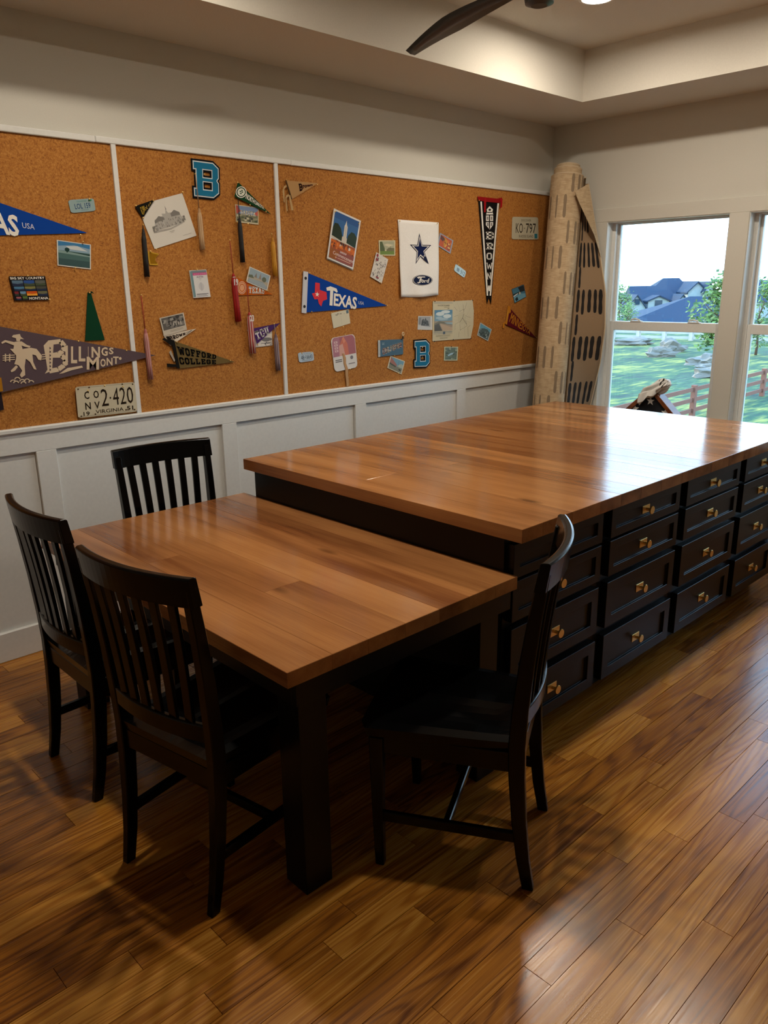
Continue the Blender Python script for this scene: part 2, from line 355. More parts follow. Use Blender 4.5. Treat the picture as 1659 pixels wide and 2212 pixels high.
def blade(ang):
    L = 16; rs = []
    ca, sa = math.cos(ang), math.sin(ang)
    for i in range(L+1):
        u = i/L; r = .05+0.878*u; wdt = .018+.034*math.sin(min(1, u*1.5)*math.pi/2)*(1-max(0, u-.55)*1.7)
        tilt = math.radians(24-8*u); z = 2.712-.022*u**1.6+.006*math.sin(u*math.pi); sweep = .03*math.sin(u*math.pi*.9)
        ring = []
        for (a_, h) in ((-1, 0), (0, .005), (1, 0), (0, -.005)):
            l = sweep+a_*wdt*math.cos(tilt); zz = z+a_*wdt*math.sin(tilt)+h
            ring.append((ca*r-sa*l, sa*r+ca*l, zz))
        rs.append(ring)
    return MB().rings(rs)
tipdir = 1.2964
for k in range(3): part('blade', blade(tipdir+k*2*math.pi/3), M['fan_bronze'], fan, smooth=True)

# ------------------------------------------------------------------ island: worktop, drawer cabinets, plain cabinet run behind
ZI, ITH, IX0, IX1, IY0, IY1 = .9028, .048, -3.2657, -.79, -.6515, -2.208
BX0, BX1, BY0, BY1 = -3.2258, -.83, -.682, -2.11
def planks(root, x0, x1, y0, y1, z, th, wid, name='plank'):
    """butcher-style top: boards run along y, glued edge to edge, each with a fine eased edge"""
    n = round((x1-x0)/wid); ws = [random.uniform(.75, 1.25) for _ in range(n)]; sw = sum(ws); x = x0
    for i, w_ in enumerate(ws):
        xb = x + (x1-x0)*w_/sw
        L = y0-y1; cuts = [y1, y0]
        if i not in (0, n-1) and random.random() < .45: cuts = [y1, y1+L*random.uniform(.3, .7), y0]
        for k in range(len(cuts)-1):
            c = ((x+xb)/2, (cuts[k]+cuts[k+1])/2, z)
            mb = MB().box((x-c[0], cuts[k]-c[1], -th), (xb-c[0], cuts[k+1]-c[1], 0))
            o = link(name, mb.mesh(name, bevel=.0012), M['maple_top'], root, loc=Vector(c)-Vector(root.location))
        x = xb
top = thing('island_worktop', 'large glossy brown plank worktop on the black drawer island', 'worktop', (IX0, IY1, ZI-ITH))
planks(top, IX0, IX1, IY0, IY1, ZI, ITH, .15)
COLX = [(-3.212, -2.657), (-2.594, -2.033), (-1.966, -1.412), (-1.345, -.86)]
ROWZ = [(.700, .822), (.542, .688), (.322, .516), (.092, .288)]
FY = BY1; PR = .030
def drawer_mb(w_, h):
    """shaker front centred on its face: outer frame, recessed centre panel; front faces -y"""
    r = .046 if h > .15 else .036; d = .010
    mb = MB(); o = [(-w_/2, -h/2), (w_/2, -h/2), (w_/2, h/2), (-w_/2, h/2)]; i_ = [(-w_/2+r, -h/2+r), (w_/2-r, -h/2+r), (w_/2-r, h/2-r), (-w_/2+r, h/2-r)]
    back = [(x, 0, z) for x, z in o]; fo = [(x, -PR, z) for x, z in o]; fi = [(x, -PR, z) for x, z in i_]; pi_ = [(x, -PR+d, z) for x, z in i_]
    mb.v = back+fo+fi+pi_
    mb.face([3, 2, 1, 0])
    for a in range(4):
        b = (a+1) % 4
        mb.face([a, b, 4+b, 4+a]); mb.face([4+a, 4+b, 8+b, 8+a]); mb.face([8+a, 8+b, 12+b, 12+a])
    mb.face([12, 13, 14, 15]); return mb
KN = 20
def knob_meshes():
    cy = lambda r, y_, n=KN: [(r*math.cos(2*math.pi*j/n), y_, r*math.sin(2*math.pi*j/n)) for j in range(n)]
    plate = MB().box((-.029, 0, -.0165), (.029, -.003, .0165)).mesh('backplate', bevel=.0006)
    kn = MB().rings([cy(.0065, 0), cy(.0065, -.022), cy(.0165, -.0225), cy(.017, -.0235), cy(.017, -.028), cy(.0162, -.029)]).mesh('knob')
    for m_ in (plate, kn): m_.materials.append(M['brass'])
    return plate, kn
PLATE, KNOB = knob_meshes()
def add(name, me, parent, loc):
    o = bpy.data.objects.new(name, me); COL.objects.link(o); o.parent = parent; o.location = loc; return o
ordn = ('nearest the dining table', 'second from the dining table', 'third from the dining table', 'nearest the windows')
xe = [BX0, -2.6255, -1.9995, -1.3785, BX1]
for ci, (xa, xb) in enumerate(COLX):
    cab = thing('drawer_cabinet', 'black four-drawer base cabinet of the island, '+ordn[ci], 'cabinet', (xe[ci], FY, 0), group='drawer cabinets of the island')
    part('body', MB().box((xe[ci], FY, .088), (xe[ci+1]-.001, FY+.70, ZI-ITH)), M['black_paint'], cab, world=True, bevel=.001)
    part('toe_kick', MB().box((xe[ci], FY+.065, 0), (xe[ci+1]-.001, FY+.65, .088)), M['black_paint'], cab, world=True)
    for (z0, z1) in ROWZ:
        c = Vector(((xa+xb)/2, FY, (z0+z1)/2))
        d = link('drawer', drawer_mb(xb-xa, z1-z0).mesh('drawer', bevel=.0012), M['black_paint'], cab, loc=c-Vector(cab.location))
        add('backplate', PLATE, d, (.0, -PR+.010, 0)); add('knob', KNOB, d, (.0, -PR+.008, 0))
bk = thing('storage_cabinet', 'long black cabinet run under the cork-wall side of the island worktop', 'cabinet', (BX0, BY0, 0))
part('body', MB().box((BX0, FY+.702, .088), (BX1, BY0, ZI-ITH)), M['black_paint'], bk, world=True, bevel=.001)
single('island_end_panel', MB().box((BX0-.0025, FY, .001), (BX0, BY0, ZI-ITH)), M['black_paint'], 'flat black end panel of the island facing the dining table', 'panel', (BX0, (FY+BY0)/2, 0))
part('toe_kick', MB().box((BX0, FY+.702, 0), (BX1, BY0-.065, .088)), M['black_paint'], bk, world=True)

# ------------------------------------------------------------------ dining table butted against the island
ZT, TTH, TA, TB, TYL, TYR = .7256, .0456, -4.1763, -3.2258, -.5855, -2.1694
tb = thing('dining_table', 'brown plank dining table with thick black square legs butted against the island', 'table', (TA, TYR, 0))
planks(tb, TA, TB-.003, TYL, TYR, ZT, TTH, .135)
LS = .0944; lx, ly = TA+.052, TYR+.03
for (px_, py_) in ((lx, ly), (lx, TYL-.03-LS), (TB-.06-LS, ly), (TB-.06-LS, TYL-.03-LS)):
    part('leg', MB().box((px_, py_, 0), (px_+LS, py_+LS, ZT-TTH)), M['black_paint'], tb, world=True, bevel=.002)
az0, az1 = ZT-TTH-.075, ZT-TTH
for a, b in (((lx-.012, ly-.010, az0), (TB-.01, ly+.012, az1)), ((lx-.012, TYL-.03-.012, az0), (TB-.01, TYL-.02, az1)), ((lx-.012, ly+.012, az0), (lx+.012, TYL-.042, az1)), ((TB-.035, ly+.012, az0), (TB-.012, TYL-.042, az1))):
    part('apron', MB().box(a, b), M['black_paint'], tb, world=True, bevel=.001)

# ------------------------------------------------------------------ slat-back chairs (local: faces +x, origin on the floor under the middle)
def sweep(path, sizes, bev=.003):
    """rectangular section (depth along x, width along y) through path points"""
    rs = [[(x-d/2, y_-w_/2, z), (x+d/2, y_-w_/2, z), (x+d/2, y_+w_/2, z), (x-d/2, y_+w_/2, z)] for (x, y_, z), (d, w_) in zip(path, sizes)]
    return MB().rings(rs)
PROF = [(-.232, 0), (-.214, .10), (-.200, .22), (-.190, .36), (-.187, .46), (-.192, .56), (-.204, .70), (-.221, .84), (-.240, .965)]
def prof_x(z):
    for (x0, z0), (x1, z1) in zip(PROF, PROF[1:]):
        if z0 <= z <= z1: return x0+(x1-x0)*(z-z0)/(z1-z0)
    return PROF[-1][0]+(z-PROF[-1][1])*(-.15)
def lat(z): return .183+.022*min(1, z/.95)
def bow(y_, amt=.034): return -amt*(1-(y_/.215)**2)
def chair():
    t_ = thing('dining_chair', 'black', 'chair', group='black slat-back dining chairs')
    bl = M['black_lacquer']
    for s_ in (1, -1):
        pts = [(x, s_*lat(z), z) for x, z in PROF]
        sz = [(.032, .024), (.036, .026), (.040, .028), (.044, .030), (.046, .030), (.044, .030), (.040, .029), (.035, .028), (.030, .027)]
        part('leg', sweep(pts, sz), bl, t_, bevel=.003)
        part('leg', sweep([(.200, s_*.205, 0), (.205, s_*.203, .2), (.207, s_*.200, .43)], [(.026, .026), (.032, .032), (.040, .040)]), bl, t_, bevel=.003)
        part('side_stretcher', MB().rings([[(x, s_*yy-.009, .150), (x, s_*yy+.009, .150), (x, s_*yy+.009, .182), (x, s_*yy-.009, .182)] for x, yy in ((-.195, .186), (.20, .203))]), bl, t_, bevel=.003)
        part('seat_rail', MB().rings([[(x, s_*yy-.010, .375), (x, s_*yy+.010, .375), (x, s_*yy+.010, .435), (x, s_*yy-.010, .435)] for x, yy in ((-.17, .187), (.19, .197))]), bl, t_, bevel=.002)
    part('cross_stretcher', MB().box((-.005, -.195, .152), (.015, .195, .180)), bl, t_, bevel=.003)
    part('seat_rail', MB().box((.197, -.185, .375), (.217, .185, .435)), bl, t_, bevel=.002)
    part('seat_rail', MB().box((-.20, -.175, .375), (-.18, .175, .435)), bl, t_, bevel=.002)
    # saddle seat
    N = 14; g = {}; mb = MB()
    for top_ in (1, 0):
        for i in range(N+1):
            for j in range(N+1):
                u, v = i/N, j/N*2-1
                x = -.205+.455*u + .012*(1-v*v)*(1 if u > .5 else 0); hw = .186+.046*u**.8
                rx = max(0, (abs(v)-.86)/.14); x -= .016*rx**2*(1 if u > .9 else 0)
                dish = .013*max(0, 1-((u-.42)/.42)**2)*max(0, 1-((abs(v)-.42)/.42)**2)
                ed = max(abs(v), abs(2*u-1)); z = (.470-dish-.006*max(0, (ed-.86)/.14)**2) if top_ else .436
                sh = 1 if top_ else .975
                g[top_, i, j] = len(mb.v); mb.v.append((x*sh if not top_ else x, v*hw*sh, z))
    for i in range(N):
        for j in range(N):
            mb.face([g[1, i, j], g[1, i+1, j], g[1, i+1, j+1], g[1, i, j+1]]); mb.face([g[0, i, j], g[0, i, j+1], g[0, i+1, j+1], g[0, i+1, j]])
    for i in range(N):
        mb.face([g[1, i, 0], g[0, i, 0], g[0, i+1, 0], g[1, i+1, 0]]); mb.face([g[1, i, N], g[1, i+1, N], g[0, i+1, N], g[0, i, N]])
        mb.face([g[1, 0, i], g[1, 0, i+1], g[0, 0, i+1], g[0, 0, i]]); mb.face([g[1, N, i], g[0, N, i], g[0, N, i+1], g[1, N, i+1]])
    part('seat', mb, bl, t_, smooth=False)
    # bowed crest rail and lower back rail
    def rail(z0, z1, half, th, crown=0):
        rs = []; K = 18
        for k in range(K+1):
            y_ = -half+2*half*k/K
            zt = z1+crown*(1-(y_/half)**2)
            xa, xb = prof_x(z0)+bow(y_), prof_x(zt)+bow(y_)
            rs.append([(xa-th/2, y_, z0), (xa+th/2, y_, z0), (xb+th/2*.9, y_, zt-.004), (xb+th*.25, y_, zt), (xb-th*.25, y_, zt), (xb-th/2*.9, y_, zt-.004)])
        return MB().rings(rs)
    part('crest_rail', rail(.915, .994, .224, .030, 0), bl, t_, bevel=.0015)
    part('lower_back_rail', rail(.520, .572, .184, .022), bl, t_, bevel=.0015)
    for k in range(6):
        y0 = (-2.5+k)*.0535
        rs = []
        for z in (.568, .65, .74, .83, .92):
            yy = y0*(1+.12*(z-.568)/.35); x = prof_x(z)+bow(yy)+.002
            rs.append([(x-.006, yy-.0145, z), (x+.006, yy-.0145, z), (x+.006, yy+.0145, z), (x-.006, yy+.0145, z)])
        part('slat', MB().rings(rs), bl, t_, bevel=.0015)
    return t_
ch0 = chair()
def put(o, cx_, cy_, ang, label):      # cx, cy: middle between the two rear feet
    a = math.radians(ang); o.location = (cx_+.222*math.cos(a), cy_+.222*math.sin(a), 0); o.rotation_euler = (0, 0, a); o['label'] = label
put(ch0, -4.372, -1.828, 10.5, 'black slat-back chair in the foreground at the end of the dining table')
put(copy_tree(ch0), -4.345, -1.118, 0, 'black slat-back chair at the table end, between the foreground chair and the panelled wall')
put(copy_tree(ch0), -3.572, -.50, -96, 'black slat-back chair between the white panelled wall and the dining table')
put(copy_tree(ch0), -3.503, -2.462, 118.5, 'black slat-back chair turned outward in front of the island drawers')

# ------------------------------------------------------------------ rolled rug leaning in the corner
rug = thing('rolled_rug', 'beige rug with dark dash marks rolled up and leaning in the corner', 'rug', (-.54, -.39, 0))
RB, RTOP = Vector((-.535, -.385, .01)), Vector((-.165, -.245, 2.37))
AX = (RTOP-RB).normalized(); E1 = (Vector((-.72, -.69, 0)) - AX*Vector((-.72, -.69, 0)).dot(AX)).normalized(); E2 = AX.cross(E1)   # E1 towards the camera
RR = .124
def roll_pt(h, th, r): return RB + AX*h + E1*(r*math.cos(th)) + E2*(r*math.sin(th))
HL = (RTOP-RB).length
mb = MB(); NT_ = 150; turns = 3.4; TH0 = math.radians(82)     # th 0 faces the room's middle; the flap leaves on the window side
vi = {}
def tele(u):                             # inner turns stand a little proud of the outer one at the top
    w_ = u*turns; s_ = lambda a: min(1, max(0, (w_-a)/.08)); return .048*s_(1.02)+.024*s_(2.02)
for side, dr in ((0, 0), (1, -.0075)):
    for k in range(NT_+1):
        u = k/NT_
        for hi in range(9): vi[side, k, hi] = len(mb.v); mb.v.append(tuple(roll_pt(hi/8*(HL+tele(u)), TH0+u*turns*2*math.pi, RR-.016*u*turns+dr)))
for k in range(NT_):
    for hi in range(8):
        mb.face([vi[0, k, hi], vi[0, k+1, hi], vi[0, k+1, hi+1], vi[0, k, hi+1]]); mb.face([vi[1, k, hi], vi[1, k, hi+1], vi[1, k+1, hi+1], vi[1, k+1, hi]])
    mb.face([vi[0, k, 8], vi[0, k+1, 8], vi[1, k+1, 8], vi[1, k, 8]]); mb.face([vi[0, k, 0], vi[1, k, 0], vi[1, k+1, 0], vi[0, k+1, 0]])
ro = part('roll', mb, M['rug'], rug, world=True, fix=True)
for w0, w1 in ((0, .99), (1.12, 1.98), (2.12, 3.3)):      # pale bound edge along the top of each turn
    part('edge_binding', MB().tube([roll_pt(HL+tele(w_/turns), TH0+w_*2*math.pi, RR-.016*w_-.003) for w_ in [w0+(w1-w0)*k/40 for k in range(41)]], .0052, 6), M['rug_edge'], rug, world=True, smooth=True)
mb = MB(); row = 0; h0 = .03
def dash(mb, f, a0, a1, wid):            # one brushed dash: f(position along, across)
    st_ = [(0, .45), (.06, .9), (.25, 1.05), (.5, .85), (.75, 1.1), (.94, .85), (1, .4)]
    for (s0, w0), (s1, w1) in zip(st_, st_[1:]):
        p, q = a0+(a1-a0)*s0, a0+(a1-a0)*s1; mb.poly([f(p, -wid*w0), f(p, wid*w0), f(q, wid*w1), f(q, -wid*w1)])
while h0 < HL-.06:
    for dg in ((-100, -72, -42, -12) if row % 2 == 0 else (8, 34, 58)):
        th = math.radians(dg+random.uniform(-2.5, 2.5)); rr_ = RR-.016*((math.radians(360)+th-TH0)/(2*math.pi))+.0012
        m1 = MB(); dash(m1, lambda a, c: roll_pt(a, th+c, rr_), h0, min(h0+.155, HL-.004), math.radians(random.choice((3.2, 4.4, 5.4))))
        part('dash_mark', m1, M['rug_faded'], rug, world=True, fix=False)
    h0 += .172; row += 1
# loose flap hanging off the roll; its free edge bows out towards the window
EDGE = [on(x, y_, 0, -.05) for x, y_ in ((1248, 1010), (1276, 872), (1297, 781), (1307, 710), (1308, 629), (1297, 554), (1286, 489), (1271, 397))]
EDGE = [Vector((-.16, -.46, .01))] + EDGE[0:]
def flap_edge(z):
    z = min(max(z, EDGE[0].z), EDGE[-1].z)
    for a, c in zip(EDGE, EDGE[1:]):
        if a.z <= z <= c.z: return a.lerp(c, (z-a.z)/(c.z-a.z))
    return EDGE[-1]
ZTOP = EDGE[-1].z; NRM = Vector((-.72, -.69, 0))
def flap_pt(z, u, off=0.0):
    h = (z-RB.z)/AX.z; a = roll_pt(h, TH0, RR-.004); c = flap_edge(z); a.z = c.z = z
    return a.lerp(c, u) - NRM*(.016*math.sin(u*math.pi)) + NRM*off
NV, NU = 36, 8; fl = {}; mb = MB()
for v in range(NV+1):
    for u in range(NU+1):
        for s_ in (0, 1): fl[s_, v, u] = len(mb.v); mb.v.append(tuple(flap_pt(.01+(ZTOP-.01)*v/NV, u/NU, 0 if s_ else -.008)))
for v in range(NV):
    for u in range(NU):
        mb.face([fl[1, v, u], fl[1, v, u+1], fl[1, v+1, u+1], fl[1, v+1, u]]); mb.face([fl[0, v, u], fl[0, v+1, u], fl[0, v+1, u+1], fl[0, v, u+1]])
    mb.face([fl[1, v, NU], fl[0, v, NU], fl[0, v+1, NU], fl[1, v+1, NU]])
for u in range(NU): mb.face([fl[1, NV, u], fl[1, NV, u+1], fl[0, NV, u+1], fl[0, NV, u]])
part('loose_flap', mb, M['rug_face_shaded'], rug, world=True, smooth=True)
part('edge_binding', MB().tube([flap_pt(.01+(ZTOP-.01)*k/40, 1.0, -.003) for k in range(41)], .0055, 6), M['rug_edge'], rug, world=True, smooth=True)
for k, zc_ in enumerate((.88, 1.205, 1.53, 1.85, 2.09)):
    n_ = (5, 5, 5, 5, 3)[k]
    for q in range(n_):
        uc = .10+.19*q+random.uniform(-.015, .015); m1 = MB()
        dash(m1, lambda a, c: flap_pt(a, uc+c, .0015), zc_-.085+random.uniform(-.01, .01), zc_+.08, .046+.018*random.random())
        part('dash_mark', m1, M['rug_black'], rug, world=True, fix=False)
    m1 = MB(); dash(m1, lambda a, c: flap_pt(a, .12+c, .0015), zc_+.09, zc_+.235, .04); 
    if k < 4: part('dash_mark', m1, M['rug_black'], rug, world=True, fix=False)
# folded-over top corner of the flap
FL_ = [on(x, y_, 0, d_) for x, y_, d_ in ((1242, 414, -.275), (1252, 440, -.25), (1263, 463, -.21), (1274, 487, -.165), (1284, 508, -.12), (1297, 552, -.06))]
FR_ = [on(x, y_, 0, d_) for x, y_, d_ in ((1271, 397, -.14), (1276, 425, -.12), (1281, 455, -.10), (1285, 480, -.09), (1289, 505, -.075), (1298, 556, -.055))]
mb = MB()
for k in range(5): mb.prism([FL_[k], FR_[k], FR_[k+1], FL_[k+1]], NRM*-.008)
part('folded_corner', mb, M['rug'], rug, world=True)

# ------------------------------------------------------------------ flag case on the window sill with a towel over it
FCX = -.085; apex = on(1413, 833, 0, FCX); hw = .30; zb_ = WZ0
fh = apex.z-zb_; hw = fh*1.04
case = thing('flag_case', 'triangular wooden case holding a folded starred flag on the window sill', 'flag case', (FCX, apex.y, zb_))
def tri(y0, z0, h, w_, x): return [(x, y0+w_, z0), (x, y0, z0+h), (x, y0-w_, z0)]
th_ = .026
for nm, P_ in (('frame_side', [(-1, 0), (0, 1)]), ('frame_side', [(0, 1), (1, 0)]), ('frame_base', [(1, 0), (-1, 0)])):
    (a, b), (c, d) = P_; i_ = .80
    cz_ = fh*.36
    q = [(0, hw*a, fh*b), (0, hw*c, fh*d), (0, hw*c*i_*1.0, cz_+(fh*d-cz_)*i_), (0, hw*a*i_, cz_+(fh*b-cz_)*i_)]
    part(nm, MB().prism([(-.045+0, y_, z) for _, y_, z in q], (.09, 0, 0)), M['case_wood'], case, bevel=.002)
q = [(-.03, y_*hw*.82, .36*fh+(z*fh-.36*fh)*.82) for y_, z in ((-1, 0), (0, 1), (1, 0))]
mb = MB().prism(q, (.06, 0, 0)); part('flag', mb, simple('flag_navy', '10131c', .9, .2, 200), case)
def star_poly(cy_, cz2, R_, rot=0): return [(cy_+(R_ if k % 2 == 0 else R_*.40)*math.sin(k*math.pi/5+rot), cz2+(R_ if k % 2 == 0 else R_*.40)*math.cos(k*math.pi/5+rot)) for k in range(10)]
for (sy_, sz_) in ((.005, .66), (.36, .45), (-.36, .43), (.0, .30), (.62, .2), (-.62, .2)):
    mb = MB(); mb.prism([(-.0305, a, b) for a, b in star_poly(sy_*hw, sz_*fh, .032)], (-.0012, 0, 0)); part('star', mb, M['cloth_white'], case)
# towel draped over the apex: a bunched sheet
tw = thing('draped_towel', 'white cloth with a dark mark bunched over the top of the flag case', 'towel', (FCX, apex.y, apex.z))
PT = [(1381, 873, .012), (1386, 862, .026), (1394, 851, .036), (1404, 845, .040), (1415, 840, .041), (1426, 836, .040), (1436, 832, .036), (1444, 829, .026), (1449, 828, .010)]
def towel_pt(u, th):                     # a bunched length of cloth, its folds running along it
    k = min(len(PT)-2, int(u*(len(PT)-1))); f = u*(len(PT)-1)-k; a = on(PT[k][0], PT[k][1], 0, FCX-.02); c = on(PT[k+1][0], PT[k+1][1], 0, FCX-.02); p = a.lerp(c, f); r_ = PT[k][2]+(PT[k+1][2]-PT[k][2])*f
    r_ *= 1+.20*math.sin(5*th+4*u)+.13*math.sin(9*th-7*u+1)+.10*math.sin(3*th+17*u)
    sag = .016*math.sin(9*u+1)
    return p + Vector((math.cos(th)*r_*1.25, .35*math.sin(th)*r_, math.sin(th)*r_+sag*.4)) - Vector(tw.location)
mb = MB(); NU, NV = 44, 48; rs = [[towel_pt(i/NU, 2*math.pi*j/NV) for j in range(NV)] for i in range(NU+1)]
mb.rings(rs); 
for fi in range(NU*NV):
    i_, j_ = divmod(fi, NV); th = 2*math.pi*j_/NV
    if .66 < i_/NU < .95 and math.pi*.40 < th < math.pi*1.12 and (abs(math.sin(th*4+i_*.55)) < .42): mb.m[fi] = 1
part('cloth', mb, [M['cloth_white'], M['rug_black']], tw, smooth=True)
mb = MB(); g = {}                         # the corner of the cloth hanging down in front on the left
for i in range(13):
    for j in range(9):
        u, v = i/12, j/8; a = on(1380+u*38, 850-u*10, 0, FCX-.075); z = -v*(.065-.035*u+.012*math.sin(u*9)); g[i, j] = len(mb.v)
        mb.v.append(tuple(a+Vector((-.010*math.sin(u*8+v*2)-.006*v, 0, z))-Vector(tw.location)))
for i in range(12):
    for j in range(8): mb.face([g[i, j], g[i+1, j], g[i+1, j+1], g[i, j+1]])
c_ = part('hanging_corner', mb, M['cloth_white'], tw, smooth=True); md = c_.modifiers.new('thickness', 'SOLIDIFY'); md.thickness = .003

# ------------------------------------------------------------------ outdoors, seen through the windows (the room is upstairs)
GZ = -3.8
def gp(px, py): return on(px, py, 2, GZ)
HR = Vector((RT.x, RT.y, 0)).normalized(); HF = Vector((FW.x, FW.y, 0)).normalized()
mb = MB(); mb.poly([(.5, -200, GZ), (420, -200, GZ), (420, 260, GZ), (.5, 260, GZ)])
gr = struct('ground', mb, M['grass'], fix=False)
def rock(px, py, sx, sy, sz, label):
    p = gp(px, py); bm = bmesh.new(); bmesh.ops.create_icosphere(bm, subdivisions=3, radius=1)
    for v in bm.verts:
        n = v.co.normalized(); k = 1+.20*math.sin(5*n.x+px)+.17*math.sin(7*n.y+py)+.16*math.sin(9*n.z+px*.3)+random.uniform(-.12, .12)
        q = HR*(n.x*sx*k)+HF*(n.y*sy*k); v.co = (q.x, q.y, max(-.05, n.z*sz*k+sz*.35))
    me = bpy.data.meshes.new('boulder'); bm.to_mesh(me); bm.free()
    return tag(link('boulder', me, M['rock_pale'], loc=p), label, 'rock', 'pale boulders on the lawn')
rock(1370, 745, 1.75, .9, .5, 'long low pale boulder on the lawn, farthest and leftmost')
rock(1447, 760, 1.2, .8, .65, 'pale boulder on the lawn behind the double pair')
rock(1424, 771, 1.0, .6, .45, 'low pale boulder in front of another near mid-lawn')
rock(1521, 788, 1.0, .7, .5, 'pale boulder on the lawn below the young tree')
rock(1526, 797, .6, .4, .22, 'small flat pale stone just below a boulder under the tree')
rock(1540, 815, .95, .6, .5, 'pale boulder cut by the window mullion above the brown fence')
def fence(name, label, pts, h, zs, rail_h, post_w, mat):
    f = thing(name, label, 'fence', pts[0])
    for a, b in zip(pts, pts[1:]):
        d = (b-a).normalized(); n_ = Vector((-d.y, d.x, 0))*.03
        for z in zs:
            A, B = a+Vector((0, 0, z))-pts[0], b+Vector((0, 0, z))-pts[0]
            part('rail', MB().prism([A+n_, B+n_, B+n_+Vector((0, 0, rail_h)), A+n_+Vector((0, 0, rail_h))], -n_*1.4), M[mat], f)
    for p in pts:
        q = p-pts[0]; part('post', MB().box((q.x-post_w/2, q.y-post_w/2, 0), (q.x+post_w/2, q.y+post_w/2, h)), M[mat], f, bevel=.01)
    return f
p1, p2 = gp(1494, 902), gp(1645, 856); st = (p2-p1)/2
fence('ranch_fence', 'brown three-rail wooden fence crossing the near lawn', [p1+st*k for k in range(-4, 6)], 1.36, (.22, .66, 1.10), .17, .2, 'fence_brown')
q1, q2 = gp(1378, 733), gp(1434, 734.5); st = q2-q1
fence('pasture_fence', 'pale three-rail fence far off at the end of the lawn', [q1+st*k for k in range(-3, 9)], 1.7, (.15, .62, 1.12), .26, .35, 'fence_pale')
def tree(px, py, dep, h, rad, label, n=900, trunk=.12, low=.25, name='young_tree'):
    p = far(px, py, dep); p.z = GZ
    t_ = thing(name, label, 'tree', p); mb = MB()
    pts = [(0, 0, 0)]
    for k in range(1, 7): pts.append((random.uniform(-.06, .06)*k*rad*.4, random.uniform(-.06, .06)*k*rad*.4, h*.8*k/6))
    mb.tube(pts, [trunk*(1-k*.14) for k in range(7)], 7)
    for k in range(7):
        a = random.uniform(0, 6.28); z = h*random.uniform(low+.05, .7); e = (rad*.7*math.cos(a), rad*.7*math.sin(a), z+h*.18); mb.tube([(0, 0, z), (e[0]*.5, e[1]*.5, z+h*.07), e], [trunk*.45, trunk*.3, trunk*.1], 5)
    part('trunk', mb, M['bark'], t_, smooth=True)
    fb = MB()
    cl = [(Vector((random.gauss(0, .42)*rad, random.gauss(0, .42)*rad, h*(low+(1-low)*random.random()**.9)))) for _ in range(34)]
    for c in cl:
        k_ = 1-abs((c.z/h-low)/(1-low)-.42)*1.1; c.x *= max(.25, k_+.25); c.y *= max(.25, k_+.25)
    sz = rad*.12
    for k in range(n):
        c = random.choice(cl)+Vector((random.gauss(0, 1), random.gauss(0, 1), random.gauss(0, .8)))*rad*.2
        u = Vector((random.uniform(-1, 1), random.uniform(-1, 1), random.uniform(-.6, .6))).normalized(); v_ = u.orthogonal().normalized(); s_ = sz*random.uniform(.6, 1.3)
        fb.poly([c-u*s_, c+v_*s_*.5, c+u*s_, c-v_*s_*.5])
    lf = part('foliage', fb, M['leaf'], t_, fix=False); lf['kind'] = 'stuff'
tree(1553, 700, 58, 6.1, 1.75, 'green leafy young tree on the lawn at the right side of the first window', 1500, .13, .12)
tree(1640, 700, 60, 5.6, 1.2, 'slim yellow-green tree seen through the second window', 900, .11, .12)
tree(1338, 690, 95, 5.3, 1.6, 'bushy pale green tree at the left side of the far house', 700, .12, .1)
tree(1356, 690, 92, 3.2, 1.4, 'low pale bush in front of the far house', 400, .08, .05, 'bush')
def gable(mb, c, ax, dp, w_, l, z0, zw, zr, m_wall=0, m_roof=1, ov=.35):
    """house block: gable end faces -dp; ax across, dp along the ridge"""
    P = lambda a, b, z: c+ax*a+dp*b+Vector((0, 0, z))
    mb.prism([P(-w_/2, 0, z0), P(w_/2, 0, z0), P(w_/2, 0, zw), P(0, 0, zr), P(-w_/2, 0, zw)], dp*l, m_wall)
    sl_ = (zr-zw)/(w_/2)
    for s_ in (1, -1):
        mb.prism([P(0, -ov, zr), P(s_*(w_/2+ov), -ov, zw-ov*sl_), P(s_*(w_/2+ov), l+ov, zw-ov*sl_), P(0, l+ov, zr)], (0, 0, .22), m_roof)
def house(name, label, dep, pxc):
    base = far(pxc, 690, dep); base.z = GZ; return thing(name, label, 'house', base)
def sc(dep): return dep/FPX
D1 = 130; h1 = house('far_house', 'pale house with steep blue-grey gabled roofs beyond the lawn', D1, 1440)
def hz(py, px, dep): return far(px, py, dep).z-GZ
def hx(px, dep=D1): return (px-1440)*sc(dep)
def hpart(name, fn, mats=('siding', 'roof_slate_shaded')):
    mb = MB(); fn(mb); return part(name, mb, [M[m_] for m_ in mats], h1)
# wide hip roof body, ridge across the view
def hip(mb, x0, x1, r0, r1, ze, zr, dep0, dep1):
    P = lambda a, b, z: HR*a+HF*b+Vector((0, 0, z)); dm = (dep0+dep1)/2
    e = [P(x0, dep0, ze), P(x1, dep0, ze), P(x1, dep1, ze), P(x0, dep1, ze)]; r = [P(r0, dm, zr), P(r1, dm, zr)]
    n = len(mb.v); mb.v += [tuple(v) for v in e+r]
    for q in ((0, 1, 5, 4), (1, 2, 5), (2, 3, 4, 5), (3, 0, 4), (3, 2, 1, 0)): mb.face([n+i for i in q], 1)
ze = hz(668, 1440, D1); 
hpart('main_roof', lambda mb: hip(mb, hx(1362), hx(1535), hx(1452), hx(1488), hz(672, 1440, D1), hz(601, 1440, D1+6), 0, 12))
hpart('long_roof', lambda mb: hip(mb, hx(1358), hx(1470), hx(1366), hx(1452), hz(672, 1440, D1), hz(617, 1440, D1+3), -1.5, 8))
